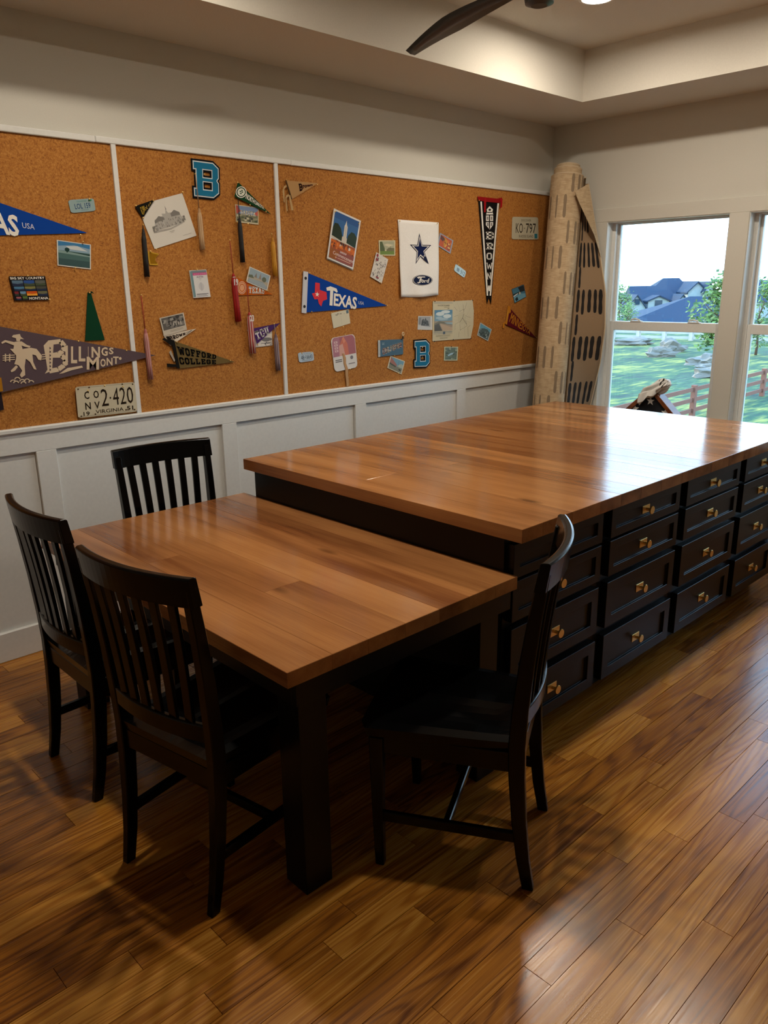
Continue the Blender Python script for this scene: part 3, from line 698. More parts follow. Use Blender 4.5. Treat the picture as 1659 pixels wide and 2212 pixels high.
hpart('wall', lambda mb: mb.prism([HR*hx(1365)+Vector((0, 0, 0)), HR*hx(1530), HR*hx(1530)+Vector((0, 0, hz(668, 1440, D1))), HR*hx(1365)+Vector((0, 0, hz(668, 1440, D1)))], HF*11))
hpart('gable_wing', lambda mb: gable(mb, HR*hx(1360)-HF*3, HR, HF, 3.0, 9, 0, hz(664, 1440, D1-3), hz(638, 1440, D1-3)))
hpart('gable_wing', lambda mb: gable(mb, HR*hx(1456)-HF*3, HR, HF, 2.7, 8, 0, hz(664, 1440, D1-3), hz(638, 1440, D1-3)))
hpart('gable_wing', lambda mb: gable(mb, HR*hx(1495)-HF*1, HR, HF, 2.9, 8, 0, hz(630, 1440, D1-1), hz(611, 1440, D1-1)))
hpart('gable_wing', lambda mb: gable(mb, HR*hx(1515)-HF*2, HR, HF, 1.2, 6, 0, hz(626, 1440, D1-2), hz(612, 1440, D1-2)))
hpart('dormer', lambda mb: gable(mb, HR*hx(1410)-HF*2.2, HR, HF, 3.4, 5, hz(668, 1440, D1), hz(650, 1440, D1-2), hz(640, 1440, D1-2)))
for (pa, pb, ya, yb, off) in ((1355, 1366, 645, 657, -3.1), (1402, 1417, 648, 661, -2.3), (1450, 1462, 648, 656, -3.1), (1352, 1362, 672, 690, -3.1)):
    z0, z1 = hz(yb, 1440, D1+off), hz(ya, 1440, D1+off)
    w_ = hpart('window', lambda mb: mb.prism([HR*hx(pa)+HF*off+Vector((0, 0, z0)), HR*hx(pb)+HF*off+Vector((0, 0, z0)), HR*hx(pb)+HF*off+Vector((0, 0, z1)), HR*hx(pa)+HF*off+Vector((0, 0, z1))], -HF*.08), ('house_glass',))
D2 = 108; base = far(1440, 690, D2); base.z = GZ
h2 = thing('near_house', 'wide blue-grey roofed house below the far gabled house', 'house', base)
hx2 = lambda px: (px-1440)*sc(D2)
mb = MB(); hip(mb, hx2(1350), hx2(1640), hx2(1515), hx2(1560), hz(697, 1440, D2), hz(641, 1440, D2+4), 0, 10); part('roof', mb, [M['siding'], M['roof_slate_shaded']], h2)
mb = MB(); mb.prism([HR*hx2(1358)+HF*.4, HR*hx2(1632)+HF*.4, HR*hx2(1632)+HF*.4+Vector((0, 0, hz(696, 1440, D2))), HR*hx2(1358)+HF*.4+Vector((0, 0, hz(696, 1440, D2)))], HF*9); part('wall', mb, M['siding'], h2)
D3 = 115; base = far(1680, 690, D3); base.z = GZ
h3 = thing('right_house', 'blue-roofed house seen through the second window', 'house', base)
mb = MB(); hip(mb, -3.8, 8, -1.2, 5, hz(652, 1650, D3), hz(605, 1650, D3+5), 0, 10); part('roof', mb, [M['siding'], M['roof_slate_shaded']], h3)
mb = MB(); mb.prism([HR*-3.4+HF*.4, HR*7.6+HF*.4, HR*7.6+HF*.4+Vector((0, 0, hz(653, 1650, D3))), HR*-3.4+HF*.4+Vector((0, 0, hz(653, 1650, D3)))], HF*9); part('wall', mb, M['siding'], h3)

# ------------------------------------------------------------------ cork board on the long wall
YC = -.012                                    # face of the cork
cb = thing('cork_board', 'long brown cork board above the white wainscot, in panels split by white battens', 'cork board', (-3.4, 0, 1.066))
t1, t2 = -3.4315, -2.532
for a, b in ((RX0, t1), (t1, t2), (t2, -.001)):
    part('cork_panel', MB().box((a+.002, -.001, 1.066), (b-.002, YC, 2.276)), M['cork'], cb, world=True)
for x in (t1, t2): part('batten', MB().box((x-.0115, YC+.002, 1.066), (x+.0115, YC-.010, 2.276)), M['white_trim'], cb, world=True, bevel=.0015)
part('top_trim', MB().box((RX0, -.001, 2.275), (-3.513, -.024, 2.301)), M['white_trim'], cb, world=True, bevel=.003)
part('top_trim', MB().box((-3.512, -.001, 2.276), (-2.435, -.024, 2.302)), M['white_trim'], cb, world=True, bevel=.003)
part('top_trim', MB().box((-2.434, -.001, 2.275), (-.001, -.023, 2.301)), M['white_trim'], cb, world=True, bevel=.003)

# positions on the board are measured off enlarged views of the photograph: (left, top, scale) of each view
V1, V2, V3, V4, V5, V6, V7, V8 = (0, 400, 4.253), (270, 320, 4.608), (280, 560, 4.608), (590, 360, 6.144), (620, 560, 5.925), (790, 420, 5.925), (790, 600, 5.925), (1000, 400, 6.145)
def B(view, *pts):
    ox, oy, s_ = view; out = []
    for a, b in pts:
        p = on(ox+a/s_, oy+b/s_, 1, YC); out.append((p.x, p.z))
    return out
def quad(q, u, v):                            # q: TL, TR, BR, BL; u right, v down
    a = [q[0][i]+(q[1][i]-q[0][i])*u for i in (0, 1)]; b = [q[3][i]+(q[2][i]-q[3][i])*u for i in (0, 1)]
    return (a[0]+(b[0]-a[0])*v, a[1]+(b[1]-a[1])*v)
def P3(p, off): return (p[0], YC-off, p[1])
_tc = {}
def font_tris(s_, bold=0.0):
    """lettering as triangles in a unit box (x right, y down)"""
    k = (s_, bold)
    if k not in _tc:
        cu = bpy.data.curves.new('lettering', 'FONT'); cu.body = s_; cu.offset = bold; cu.resolution_u = 2; cu.dimensions = '2D'; cu.fill_mode = 'BOTH'
        ob = bpy.data.objects.new('lettering', cu); COL.objects.link(ob); dg = bpy.context.evaluated_depsgraph_get(); dg.update()
        me = ob.evaluated_get(dg).to_mesh(); vs = [v.co.copy() for v in me.vertices]; fs = [list(p.vertices) for p in me.polygons]
        ob.evaluated_get(dg).to_mesh_clear(); bpy.data.objects.remove(ob); bpy.data.curves.remove(cu)
        x0, x1 = min(v.x for v in vs), max(v.x for v in vs); y0, y1 = min(v.y for v in vs), max(v.y for v in vs)
        _tc[k] = [[((vs[i].x-x0)/(x1-x0), 1-(vs[i].y-y0)/(y1-y0)) for i in f] for f in fs]
    return _tc[k]
# block (varsity) letters as strokes with slab serifs; x right, y up in a unit box
BLK = {
 'A': ([[(0, 0), (.38, 1), (.62, 1), (1, 0)], [(.2, .32), (.8, .32)]], [(0, 0), (1, 0)]),
 'B': ([[(0, 1), (.75, 1), (1, .85), (1, .64), (.86, .52), (1, .40), (1, .15), (.75, 0), (0, 0)], [(.16, 0), (.16, 1)], [(.16, .52), (.86, .52)]], []),
 'C': ([[(1, .7), (1, .85), (.78, 1), (.22, 1), (0, .82), (0, .18), (.22, 0), (.78, 0), (1, .15), (1, .3)]], []),
 'D': ([[(0, 1), (.7, 1), (1, .78), (1, .22), (.7, 0), (0, 0)], [(.16, 0), (.16, 1)]], []),
 'E': ([[(1, .78), (1, 1), (0, 1)], [(.16, 1), (.16, 0)], [(0, 0), (1, 0), (1, .22)], [(.16, .5), (.7, .5)]], []),
 'F': ([[(1, .78), (1, 1), (0, 1)], [(.16, 1), (.16, 0)], [(.16, .5), (.7, .5)]], [(.16, 0)]),
 'G': ([[(1, .75), (1, .85), (.78, 1), (.22, 1), (0, .82), (0, .18), (.22, 0), (.78, 0), (1, .15), (1, .45), (.6, .45)]], []),
 'H': ([[(.1, 0), (.1, 1)], [(.9, 0), (.9, 1)], [(.1, .5), (.9, .5)]], [(.1, 0), (.1, 1), (.9, 0), (.9, 1)]),
 'I': ([[(.5, 0), (.5, 1)]], [(.5, 0), (.5, 1)]),
 'K': ([[(.14, 0), (.14, 1)], [(.95, 1), (.2, .42)], [(.45, .6), (.95, 0)]], [(.14, 0), (.14, 1)]),
 'L': ([[(.16, 1), (.16, 0)], [(0, 0), (1, 0), (1, .28)]], [(.16, 1)]),
 'M': ([[(.08, 0), (.08, 1), (.5, .3), (.92, 1), (.92, 0)]], [(.08, 0), (.92, 0)]),
 'N': ([[(.1, 0), (.1, 1), (.9, 0), (.9, 1)]], [(.1, 0), (.9, 1)]),
 'O': ([[(.24, 1), (.76, 1), (1, .8), (1, .2), (.76, 0), (.24, 0), (0, .2), (0, .8), (.24, 1)]], []),
 'P': ([[(0, 1), (.75, 1), (1, .85), (1, .6), (.78, .46), (.16, .46)], [(.16, 0), (.16, 1)]], [(.16, 0)]),
 'R': ([[(0, 1), (.75, 1), (1, .85), (1, .6), (.78, .46), (.16, .46)], [(.16, 0), (.16, 1)], [(.55, .46), (.92, 0)]], [(.16, 0), (.94, 0)]),
 'S': ([[(.95, .74), (.95, .86), (.75, 1), (.22, 1), (.03, .86), (.03, .64), (.22, .53), (.78, .47), (.97, .36), (.97, .14), (.78, 0), (.22, 0), (.05, .14), (.05, .26)]], []),
 'T': ([[(.5, 0), (.5, 1)], [(0, .76), (0, 1), (1, 1), (1, .76)]], [(.5, 0)]),
 'U': ([[(.1, 1), (.1, .2), (.3, 0), (.7, 0), (.9, .2), (.9, 1)]], [(.1, 1), (.9, 1)]),
 'W': ([[(.02, 1), (.24, 0), (.5, .8), (.76, 0), (.98, 1)]], [(.02, 1), (.98, 1)]),
 'X': ([[(.05, 0), (.95, 1)], [(.05, 1), (.95, 0)]], [(.05, 0), (.95, 1), (.05, 1), (.95, 0)]),
 'Y': ([[(.05, 1), (.5, .5), (.95, 1)], [(.5, .5), (.5, 0)]], [(.05, 1), (.95, 1), (.5, 0)]),
 '.': ([[(.4, .04), (.6, .04)]], []), ' ': ([], []), '-': ([[(.2, .5), (.8, .5)]], [])}
def block_tris(s_, th=.2, gap=.22, asp=1.0):
    """list of quads in a unit box for a word in block letters"""
    out = []; wid = {'I': .45, 'M': 1.25, 'W': 1.35, ' ': .5, '.': .4}; x = 0
    for ch in s_:
        w_ = wid.get(ch, 1.0); st_, sf = BLK[ch]; tx, ty = th/2, th*.62/2*1.0
        fx = lambda p: x + (tx/ w_ + p[0]*(1-2*tx/w_))*w_; fy = lambda p: ty + p[1]*(1-2*ty)
        for pl in st_:
            for a, b in zip(pl, pl[1:]):
                A = Vector((fx(a), fy(a)*1.45)); Bv = Vector((fx(b), fy(b)*1.45)); d = (Bv-A)
                if d.length < 1e-6: continue
                d.normalize(); n_ = Vector((-d.y, d.x))*tx; e = d*tx*(.75 if abs(d.x*d.y) < .01 else .3)
                out.append([A-e-n_, Bv+e-n_, Bv+e+n_, A-e+n_])
        for p in sf:
            c = Vector((fx(p), fy(p)*1.45)); hw_ = tx*2.1; out.append([c+Vector((-hw_, -tx*.62)), c+Vector((hw_, -tx*.62)), c+Vector((hw_, tx*.62)), c+Vector((-hw_, tx*.62))])
        x += w_+gap
    W_ = x-gap
    return [[(p.x/W_, 1-p.y/1.45) for p in q] for q in out]
def rgb(c): return lin(c) if isinstance(c, str) else c
class Print:
    """flat printed shapes laid over a card: polygons in the card's own u (right), v (down)"""
    def __init__(s, q, off): s.q = q; s.off = off; s.mb = MB(); s.k = 0
    def poly(s, pts, col):
        s.k += 1; s.mb.poly([P3(quad(s.q, *p), s.off+.00003*s.k) for p in pts], rgb(col)); return s
    def rect(s, u0, v0, u1, v1, col): return s.poly([(u0, v0), (u1, v0), (u1, v1), (u0, v1)], col)
    def tris(s, ts, u0, v0, u1, v1, col, slope=0, taper=1.0):
        s.k += 3
        for t_ in ts:
            pts = []
            for (a, b) in t_:
                hgt = (1-(1-taper)*a); vv = .5+(b-.5)*hgt
                pts.append((u0+(u1-u0)*a, v0+(v1-v0)*vv+slope*a))
            s.mb.poly([P3(quad(s.q, *p), s.off+.00003*s.k) for p in pts], rgb(col))
        return s
    def text(s, txt, u0, v0, u1, v1, col, bold=.0, **k): return s.tris(font_tris(txt, bold), u0, v0, u1, v1, col, **k)
    def block(s, txt, u0, v0, u1, v1, col, th=.24, **k): return s.tris(block_tris(txt, th), u0, v0, u1, v1, col, **k)
    def ell(s, cu, cv, ru, rv, col, n=24): return s.poly([(cu+ru*math.cos(2*math.pi*j/n), cv+rv*math.sin(2*math.pi*j/n)) for j in range(n)], col)
    def line(s, pts, wd, col, asp=1.0):
        s.k += 1
        for a, b in zip(pts, pts[1:]):
            d = Vector((b[0]-a[0], (b[1]-a[1])*asp)); n_ = Vector((-d.y, d.x)).normalized()*wd/2
            s.mb.poly([P3(quad(s.q, p[0], p[1]), s.off+.00003*s.k) for p in ((a[0]-n_.x, a[1]-n_.y/asp), (b[0]-n_.x, b[1]-n_.y/asp), (b[0]+n_.x, b[1]+n_.y/asp), (a[0]+n_.x, a[1]+n_.y/asp))], rgb(col))
        return s
def cen(q): return (sum(p[0] for p in q)/len(q), sum(p[1] for p in q)/len(q))
def item(name, label, cat, q, group=None):
    c = cen(q); return thing(name, label, cat, (c[0], YC, c[1]), group=group)
PINS = []
def sheet(root, name, poly, off, th, col, mat='print', bev=0, bulge=0):
    mb = MB(); n = len(poly)
    mb.v = [P3(p, off) for p in poly]+[P3(p, off+th) for p in poly]; c_ = rgb(col)
    mb.face(list(range(n)), 0, c_); mb.face(list(range(n, 2*n))[::-1], 0, c_)
    for j in range(n): mb.face([j, (j+1) % n, n+(j+1) % n, n+j], 0, c_)
    return part(name, mb, M[mat], root, world=True, fix=False)
def prints(root, pr, mat='print', name='printed_image'): return part(name, pr.mb, M[mat], root, world=True, fix=False)
def rounded(q, r=.08, n=4):
    out = []
    cs = [(r, r, math.pi), (1-r, r, 1.5*math.pi), (1-r, 1-r, 0), (r, 1-r, .5*math.pi)]
    for cu, cv, a0 in cs:
        for k in range(n+1):
            a = a0+k/n*math.pi/2; out.append(quad(q, cu+r*math.cos(a), cv+r*math.sin(a)))
    return out
def pins(what, view, *pts, dark=False):
    PINS.extend((what, p, dark, len(pts)) for p in B(view, *pts))
def card(name, label, cat, view, pts, off=.003, th=.0008, col='d9d4c4', rnd=0, mat='print', group=None):
    q = B(view, *pts); r = item(name, label, cat, q, group); sheet(r, 'card', rounded(q, rnd) if rnd else q, off, th, col, mat)
    return r, Print(q, off+th+.0002)
def scatter(pr, n, u0, v0, u1, v1, cols, s0=.02, s1=.06):
    for _ in range(n):
        u, v = random.uniform(u0, u1), random.uniform(v0, v1); a, b = random.uniform(s0, s1), random.uniform(s0, s1)
        pr.rect(max(u0, u-a), max(v0, v-b), min(u1, u+a), min(v1, v+b), random.choice(cols))

# --- pennants
def pennant(name, label, hoist_t, hoist_b, tip, col, off=.004, th=.0018, band=None, bandw=.07, sag=0.0):
    q = [hoist_t, tip, tip, hoist_b]; r = item(name, label, 'pennant', [hoist_t, hoist_b, tip])
    mb = MB(); N = 14; c_ = rgb(col)
    for k in range(N+1):
        u = k/N; lift = off+sag*math.sin(u*math.pi)**2
        for e in (hoist_t, hoist_b):
            p = (e[0]+(tip[0]-e[0])*u, e[1]+(tip[1]-e[1])*u); mb.v += [P3(p, lift), P3(p, lift+th)]
    for k in range(N):
        a = 4*k; b = a+4; cc = rgb(band) if band and k == 0 else c_
        for f in ((a+1, a+3, b+3, b+1), (a, b, b+2, a+2), (a, a+1, b+1, b), (a+2, b+2, b+3, a+3)): mb.face(f, 0, cc)
    mb.face((0, 2, 3, 1), 0, rgb(band) if band else c_)
    part('felt', mb, M['felt'], r, world=True, fix=False)
    class PP(Print):
        pass
    pr = Print(q, off+th+.0006+sag)
    return r, pr
def pu(pr, u, s_):                            # v so that s in -1..1 spans the pennant width at u (quad is degenerate at the tip)
    return (u, .5+s_/2)
WH, CR = 'e9e6dd', 'd9cbb4'
def texas_pennant(label, ht, hb, tip, off=.004):
    r, pr = pennant('state_pennant', label, ht, hb, tip, '0c3f94', off)
    # white hoist band with two grommets
    d = Vector((ht[0]-hb[0], ht[1]-hb[1])); ax = Vector((tip[0]-(ht[0]+hb[0])/2, tip[1]-(ht[1]+hb[1])/2)); L = ax.length; ax.normalize()
    bw = ax*.034; poly = [(hb[0], hb[1]), (hb[0]+bw.x, hb[1]+bw.y), (ht[0]+bw.x, ht[1]+bw.y), (ht[0], ht[1])]
    sheet(r, 'hoist_band', poly[::-1], off+.001, .0025, 'c9ccd2', 'felt')
    for f_ in (.16, .84):
        c = (hb[0]+d.x*f_+bw.x*.5, hb[1]+d.y*f_+bw.y*.5); mb = MB().rings([[(c[0]+rr*math.cos(a*math.pi/6), YC-off-o_, c[1]+rr*math.sin(a*math.pi/6)) for a in range(12)] for rr, o_ in ((.0085, .003), (.0085, .0052), (.0035, .0052), (.0035, .0036))])
        part('grommet', mb, M['fan_bronze'], r, world=True)
    # frame along the pennant: U along the axis in metres from hoist, W across
    mid = Vector(((ht[0]+hb[0])/2, (ht[1]+hb[1])/2)); up_ = d.normalized(); H = d.length
    q = [tuple(mid+up_*H/2), tuple(mid+up_*H/2+ax*L), tuple(mid-up_*H/2+ax*L), tuple(mid-up_*H/2)]
    p2 = Print(q, off+.0032)
    tx = [(.10, .30), (.135, .30), (.137, .46), (.19, .49), (.197, .66), (.165, .72), (.155, .86), (.135, .80), (.125, .69), (.10, .71), (.078, .58), (.10, .55)]
    tx = [(.10+(u-.078)*1.42, v-.08) for u, v in tx]
    p2.poly(tx, 'd23a45'); p2.poly([(.158+(.024 if k % 2 == 0 else .010)*math.sin(k*math.pi/5), .50-(.066 if k % 2 == 0 else .027)*math.cos(k*math.pi/5)) for k in range(10)], WH)
    p2.poly([(.255, .30), (.30, .25), (.37, .28), (.385, .35), (.375, .38), (.34, .34), (.262, .37)], WH); p2.rect(.300, .30, .334, .72, WH)
    p2.text('EXAS', .345, .40, .615, .715, WH, .03, slope=.01); p2.text('USA', .635, .50, .70, .58, 'cfd6e4')
    prints(r, p2, 'felt', 'lettering')
    return r
h = B(V5, (200, 152), (178, 685), (1278, 594))
texas_pennant('blue pennant with a red state map and white TEXAS, right of the wall split', *h); pins('the blue TEXAS pennant at right', V5, (272, 172), (1266, 590), (298, 672))
# its twin at the left edge: same size, so laid out by its tip and the two edges that leave the frame
L0 = (Vector(h[2])-(Vector(h[0])+Vector(h[1]))/2).length; H0 = (Vector(h[0])-Vector(h[1])).length
tip, e1, e2 = [Vector(p) for p in B(V1, (800, 440), (0, 165), (0, 462))]
d1 = (e1-tip).normalized(); d2 = (e2-tip).normalized()
texas_pennant('blue pennant with white lettering ending in AS, cut by the left edge', tuple(tip+d1*L0*1.20), tuple(tip+d2*L0*1.165), tuple(tip)); pins('the blue pennant at the left edge', V1, (730, 460))
# BILLINGS
e = [Vector(p) for p in B(V1, (1420, 1562), (0, 1300), (10, 1900))]; ext = 1.14
bt, bb = e[0]+(e[1]-e[0])*ext, e[0]+(e[2]-e[0])*ext
r, pr = pennant('city_pennant', 'large faded purple-brown pennant with a bucking horse and BILLINGS MONT.', tuple(bt), tuple(bb), tuple(e[0]), '594a50', .0115, .002, band=None)
q = B(V1, (0, 1300), (1420, 1300), (1420, 1900), (0, 1900)); p2 = Print(q, .0145)
N_ = lambda x, y_: (x/1420, (y_-1300)/600)
cr_ = 'd3bfa3'
def npoly(*pts, col=cr_): p2.poly([N_(*p) for p in pts], col)
npoly((352, 1470), (392, 1425), (440, 1418), (425, 1700), (362, 1728), (385, 1690)); 
for pl in ([(395, 1445), (500, 1432), (535, 1475), (520, 1520), (480, 1548), (425, 1560)], [(425, 1560), (510, 1560), (548, 1605), (530, 1650), (480, 1688), (400, 1705)]): p2.line([N_(*p) for p in pl], .030, cr_, .43)
for k in range(7): npoly((402, 1480+k*33), (418, 1495+k*33), (402, 1508+k*33), col='594a50')
word = [('I', 530, 580, 1470, 1648), ('L', 592, 650, 1478, 1632), ('L', 662, 725, 1478, 1615), ('I', 736, 768, 1480, 1595), ('N', 780, 862, 1482, 1580), ('G', 872, 935, 1485, 1565), ('S', 945, 992, 1488, 1550)]
word = [(c_, x0+(12 if c_ == 'I' else 0), x1-(16 if c_ == 'I' else 2), y0, y1) for c_, x0, x1, y0, y1 in word]
for ch, x0, x1, y0, y1 in word: p2.tris(font_tris(ch, .03), x0/1420, (y0-1300)/600, x1/1420, (y1-1300)/600, cr_)
for ch, x0, x1, y0, y1 in (('M', 735, 850, 1572, 1690), ('O', 862, 915, 1590, 1665), ('N', 922, 980, 1582, 1652), ('T', 985, 1040, 1570, 1638)): p2.tris(font_tris(ch, .03), x0/1420, (y0-1300)/600, x1/1420, (y1-1300)/600, cr_)
p2.ell(1055/1420, (1588-1300)/600, .009, .022, cr_)
npoly((485, 1730), (560, 1675), (690, 1652), (700, 1672), (600, 1695), (520, 1724))
for k in range(5): npoly((585+k*22, 1672-k*4), (596+k*22, 1652-k*4), (607+k*22, 1668-k*4), col='594a50')
# rider and bucking horse
npoly((95, 1375), (150, 1365), (160, 1392), (185, 1412), (130, 1408), (85, 1392)); npoly((118, 1395), (158, 1400), (150, 1432), (122, 1430))
npoly((108, 1435), (165, 1432), (210, 1465), (240, 1475), (230, 1490), (190, 1480), (165, 1470), (178, 1520), (120, 1535), (98, 1500)); npoly((110, 1440), (30, 1420), (0, 1440), (5, 1455), (35, 1440), (105, 1470))
npoly((70, 1500), (110, 1500), (150, 1540), (120, 1560)); npoly((120, 1545), (180, 1500), (240, 1490), (290, 1500), (335, 1560), (330, 1605), (305, 1600), (285, 1560), (255, 1550), (262, 1620), (290, 1690), (268, 1685), (235, 1620), (200, 1590), (190, 1660), (195, 1740), (165, 1765), (150, 1740), (170, 1700), (140, 1650), (105, 1640), (120, 1590))
npoly((75, 1700), (120, 1650), (135, 1665), (110, 1700), (82, 1715))
for k, y_ in enumerate((1560, 1580, 1600)): npoly((10, y_), (110, y_-8), (110, y_), (10, y_+8)); npoly((335, y_-10), (372, y_-14), (372, y_-6), (335, y_-2))
for x in (28, 62): npoly((x, 1545), (x+10, 1545), (x+10, 1618), (x, 1618))
for (x, y_) in ((95, 1800), (130, 1775), (170, 1795), (210, 1790), (120, 1810), (245, 1805), (180, 1815)): p2.line([N_(x-22, y_+4), N_(x-12, y_-12), N_(x+8, y_-14), N_(x+22, y_+2)], .007, cr_, .43)
prints(r, p2, 'felt', 'lettering'); pins('the purple-brown pennant', V1, (708, 1433), (1150, 1518))
sheet(r, 'ribbon', B(V1, (-60, 1770), (0, 1765), (16, 1890), (-50, 1900)), .0158, .001, 'a8741d', 'felt'); sheet(r, 'ribbon', B(V1, (-60, 1900), (5, 1890), (32, 2060), (-30, 2075)), .006, .001, '2b2226', 'felt')
# plain green triangle
g_ = B(V1, (800, 985), (828, 980), (958, 1422), (778, 1430)); r = item('felt_triangle', 'plain dark green felt triangle standing point up', 'pennant', g_); sheet(r, 'felt', g_, .004, .002, '0b3a23', 'felt')
sheet(r, 'curled_tip', B(V1, (812, 978), (835, 976), (858, 996), (830, 990)), .008, .002, '06291a', 'felt'); pins('the green felt triangle', V1, (812, 987))
# small black and gold pennant on the drawing
o_ = B(V2, (88, 580), (168, 702), (285, 512)); r, pr = pennant('college_pennant', 'small black pennant with gold lettering over the corner of the drawing', *o_, '15130f', .008)
q = B(V2, (88, 512), (285, 512), (285, 702), (88, 702)); p2 = Print(q, .0112)
p2.poly([(.24, .42), (.46, .33), (.50, .55), (.44, .80), (.36, .78)], '8f7426'); p2.line([(.27, .48), (.44, .62)], .03, '15130f'); p2.line([(.32, .40), (.42, .74)], .03, '15130f')
for k, ch in enumerate('OLAF'): p2.tris(font_tris(ch, .0), .49+k*.085, .40-k*.085, .57+k*.08, .58-k*.10, 'b79b4a')
prints(r, p2, 'felt', 'lettering'); pins('the small black and gold pennant', V2, (95, 575), (270, 522), (168, 695))
# green NORTH DAKOTA
g_ = B(V2, (1112, 338), (1078, 484), (1440, 662)); r, pr = pennant('state_university_pennant', 'green pennant with a white seal and NORTH DAKOTA', *g_, '133d22', .010)
q = B(V2, (1078, 338), (1440, 338), (1440, 662), (1078, 662)); p2 = Print(q, .0135); m_ = lambda x, y_: ((x-1078)/362, (y_-338)/324)
c = m_(1140, 440); p2.ell(*c, .145, .175, WH); p2.ell(*c, .125, .150, '133d22'); p2.ell(*c, .098, .118, WH); p2.ell(*c, .085, .10, 'cfd3c4')
for dx, dy in ((-.02, -.02), (.03, .0), (-.01, .04), (.02, -.05)): p2.rect(c[0]+dx-.02, c[1]+dy-.016, c[0]+dx+.02, c[1]+dy+.016, '1e3b28')
q3 = B(V2, (1196, 448), (1362, 585), (1372, 615), (1184, 505)); p3 = Print(q3, .0138); p3.text('NORTH', 0, 0, .47, 1, WH, .02); p3.text('DAKOTA', .51, .0, 1, 1, WH, .02)
prints(r, p2, 'felt', 'seal'); prints(r, p3, 'felt', 'lettering'); pins('the green pennant', V2, (1108, 345), (1230, 568), (1390, 632))
# orange TEXAS
g_ = B(V2, (1112, 1288), (1096, 1466), (1466, 1456)); r, pr = pennant('orange_pennant', 'orange pennant with a white seal and TEXAS, under a postcard', *g_, 'b85a14', .004)
q = B(V2, (1096, 1288), (1466, 1288), (1466, 1466), (1096, 1466)); p2 = Print(q, .0072); c = (.16, .57)
for a_, col in ((1, 'e3bfa0'), (.9, 'b85a14'), (.78, 'e3bfa0'), (.66, 'b85a14'), (.5, 'd9a27c')): p2.ell(*c, .115*a_, .36*a_, col)
p2.block('TEXAS', .34, .48, .76, .88, WH, .28, taper=.85, slope=.06)
prints(r, p2, 'felt', 'lettering'); pins('the orange pennant', V2, (1108, 1460))
# purple TCU over a folded card
r, p2 = card('folded_flyer', 'grey and white flyer half hidden behind the purple pennant', 'flyer', V3, [(1166, 702), (1412, 690), (1418, 857), (1226, 880)], .003, .0008, 'bdb8b2')
p2.rect(.28, .3, .98, .97, 'd5d0c8'); p2.ell(.74, .62, .24, .12, '6f6c6c'); p2.rect(.5, .8, .95, .86, '555258'); scatter(p2, 14, .42, .68, .95, .95, ['4c4a4e', 'a8a4a0', 'e6e2da'], .02, .05); prints(r, p2)
g_ = B(V3, (1214, 690), (1260, 842), (1492, 634)); r, pr = pennant('purple_pennant', 'purple pennant with white TCU letters beside the batten', *g_, '472a63', .007)
q3 = B(V3, (1228, 722), (1362, 668), (1380, 735), (1262, 806)); p3 = Print(q3, .0105); p3.block('TCU', 0, 0, 1, 1, 'd6d2d6', .3); prints(r, p3, 'felt', 'lettering'); pins('the purple pennant', V3, (1453, 675), (1260, 848))
# cream BROWN under the photograph
g_ = B(V3, (326, 752), (400, 862), (656, 692)); r, pr = pennant('cream_pennant', 'small cream pennant with dark BROWN letters under the black-and-white photograph', *g_, 'd8cdbb', .004)
p3 = Print(B(V3, (384, 764), (545, 726), (552, 752), (400, 812)), .0072); p3.block('BROWN', 0, 0, 1, 1, '2a1a14', .3, taper=.8); p3.line([(1.05, .25), (1.45, -.35), (1.02, .95)], .04, '2a1a14', .3); prints(r, p3, 'felt', 'lettering')
# WOFFORD COLLEGE
g_ = B(V3, (418, 806), (480, 1088), (1042, 1022)); r, pr = pennant('khaki_pennant', 'khaki pennant with black WOFFORD COLLEGE and black ribbons', *g_, '6c5a35', .006)
p3 = Print(B(V3, (463, 862), (855, 952), (850, 992), (487, 952)), .0095); p3.block('WOFFORD', 0, 0, 1, 1, '12100e', .32); p4 = Print(B(V3, (478, 972), (850, 1004), (850, 1042), (494, 1046)), .0095); p4.block('COLLEGE', 0, 0, 1, 1, '12100e', .32)
prints(r, p3, 'felt', 'lettering'); prints(r, p4, 'felt', 'lettering'); sheet(r, 'hoist_band', B(V3, (404, 800), (436, 806), (492, 1086), (462, 1084)), .0082, .0016, '171411', 'felt')
for pl, o2 in (([(310, 795), (335, 782), (420, 830), (412, 862)], .012), ([(358, 1036), (462, 1046), (468, 1072), (366, 1072)], .010), ([(352, 768), (378, 765), (425, 830), (405, 850)], .009), ([(385, 925), (402, 905), (445, 1005), (435, 1020)], .007)): sheet(r, 'ribbon', B(V3, *pl), o2, .0014, '171411' if o2 != .007 else 'a79c8e', 'felt')
pins('the khaki pennant', V3, (457, 823), (988, 1006))
# tan Brown with ribbons
g_ = B(V4, (153, 184), (234, 436), (580, 221)); r, pr = pennant('tan_pennant', 'small tan pennant with dark gothic lettering and long tan ribbons', *g_, 'b08a5c', .006)
p3 = Print(B(V4, (322, 228), (510, 222), (512, 268), (338, 330)), .0092); p3.block('B', 0, 0, .24, 1, '3a1a18', .3); p3.text('rown', .27, .22, 1, .78, '3a1a18', .03, taper=.8); prints(r, p3, 'felt', 'lettering')
sheet(r, 'hoist_band', B(V4, (146, 180), (162, 182), (240, 434), (224, 436)), .0085, .0015, '4a3520', 'felt')
for pl, o2 in (([(160, 245), (158, 268), (128, 300), (134, 480), (122, 470), (106, 320), (125, 262)], .012), ([(192, 370), (196, 392), (160, 420), (178, 590), (162, 592), (145, 410), (165, 378)], .010), ([(185, 385), (206, 380), (250, 578), (222, 584)], .013)): sheet(r, 'ribbon', B(V4, *pl), o2, .0012, 'b99a6c', 'felt')
pins('the small tan pennant', V4, (158, 180), (566, 242))
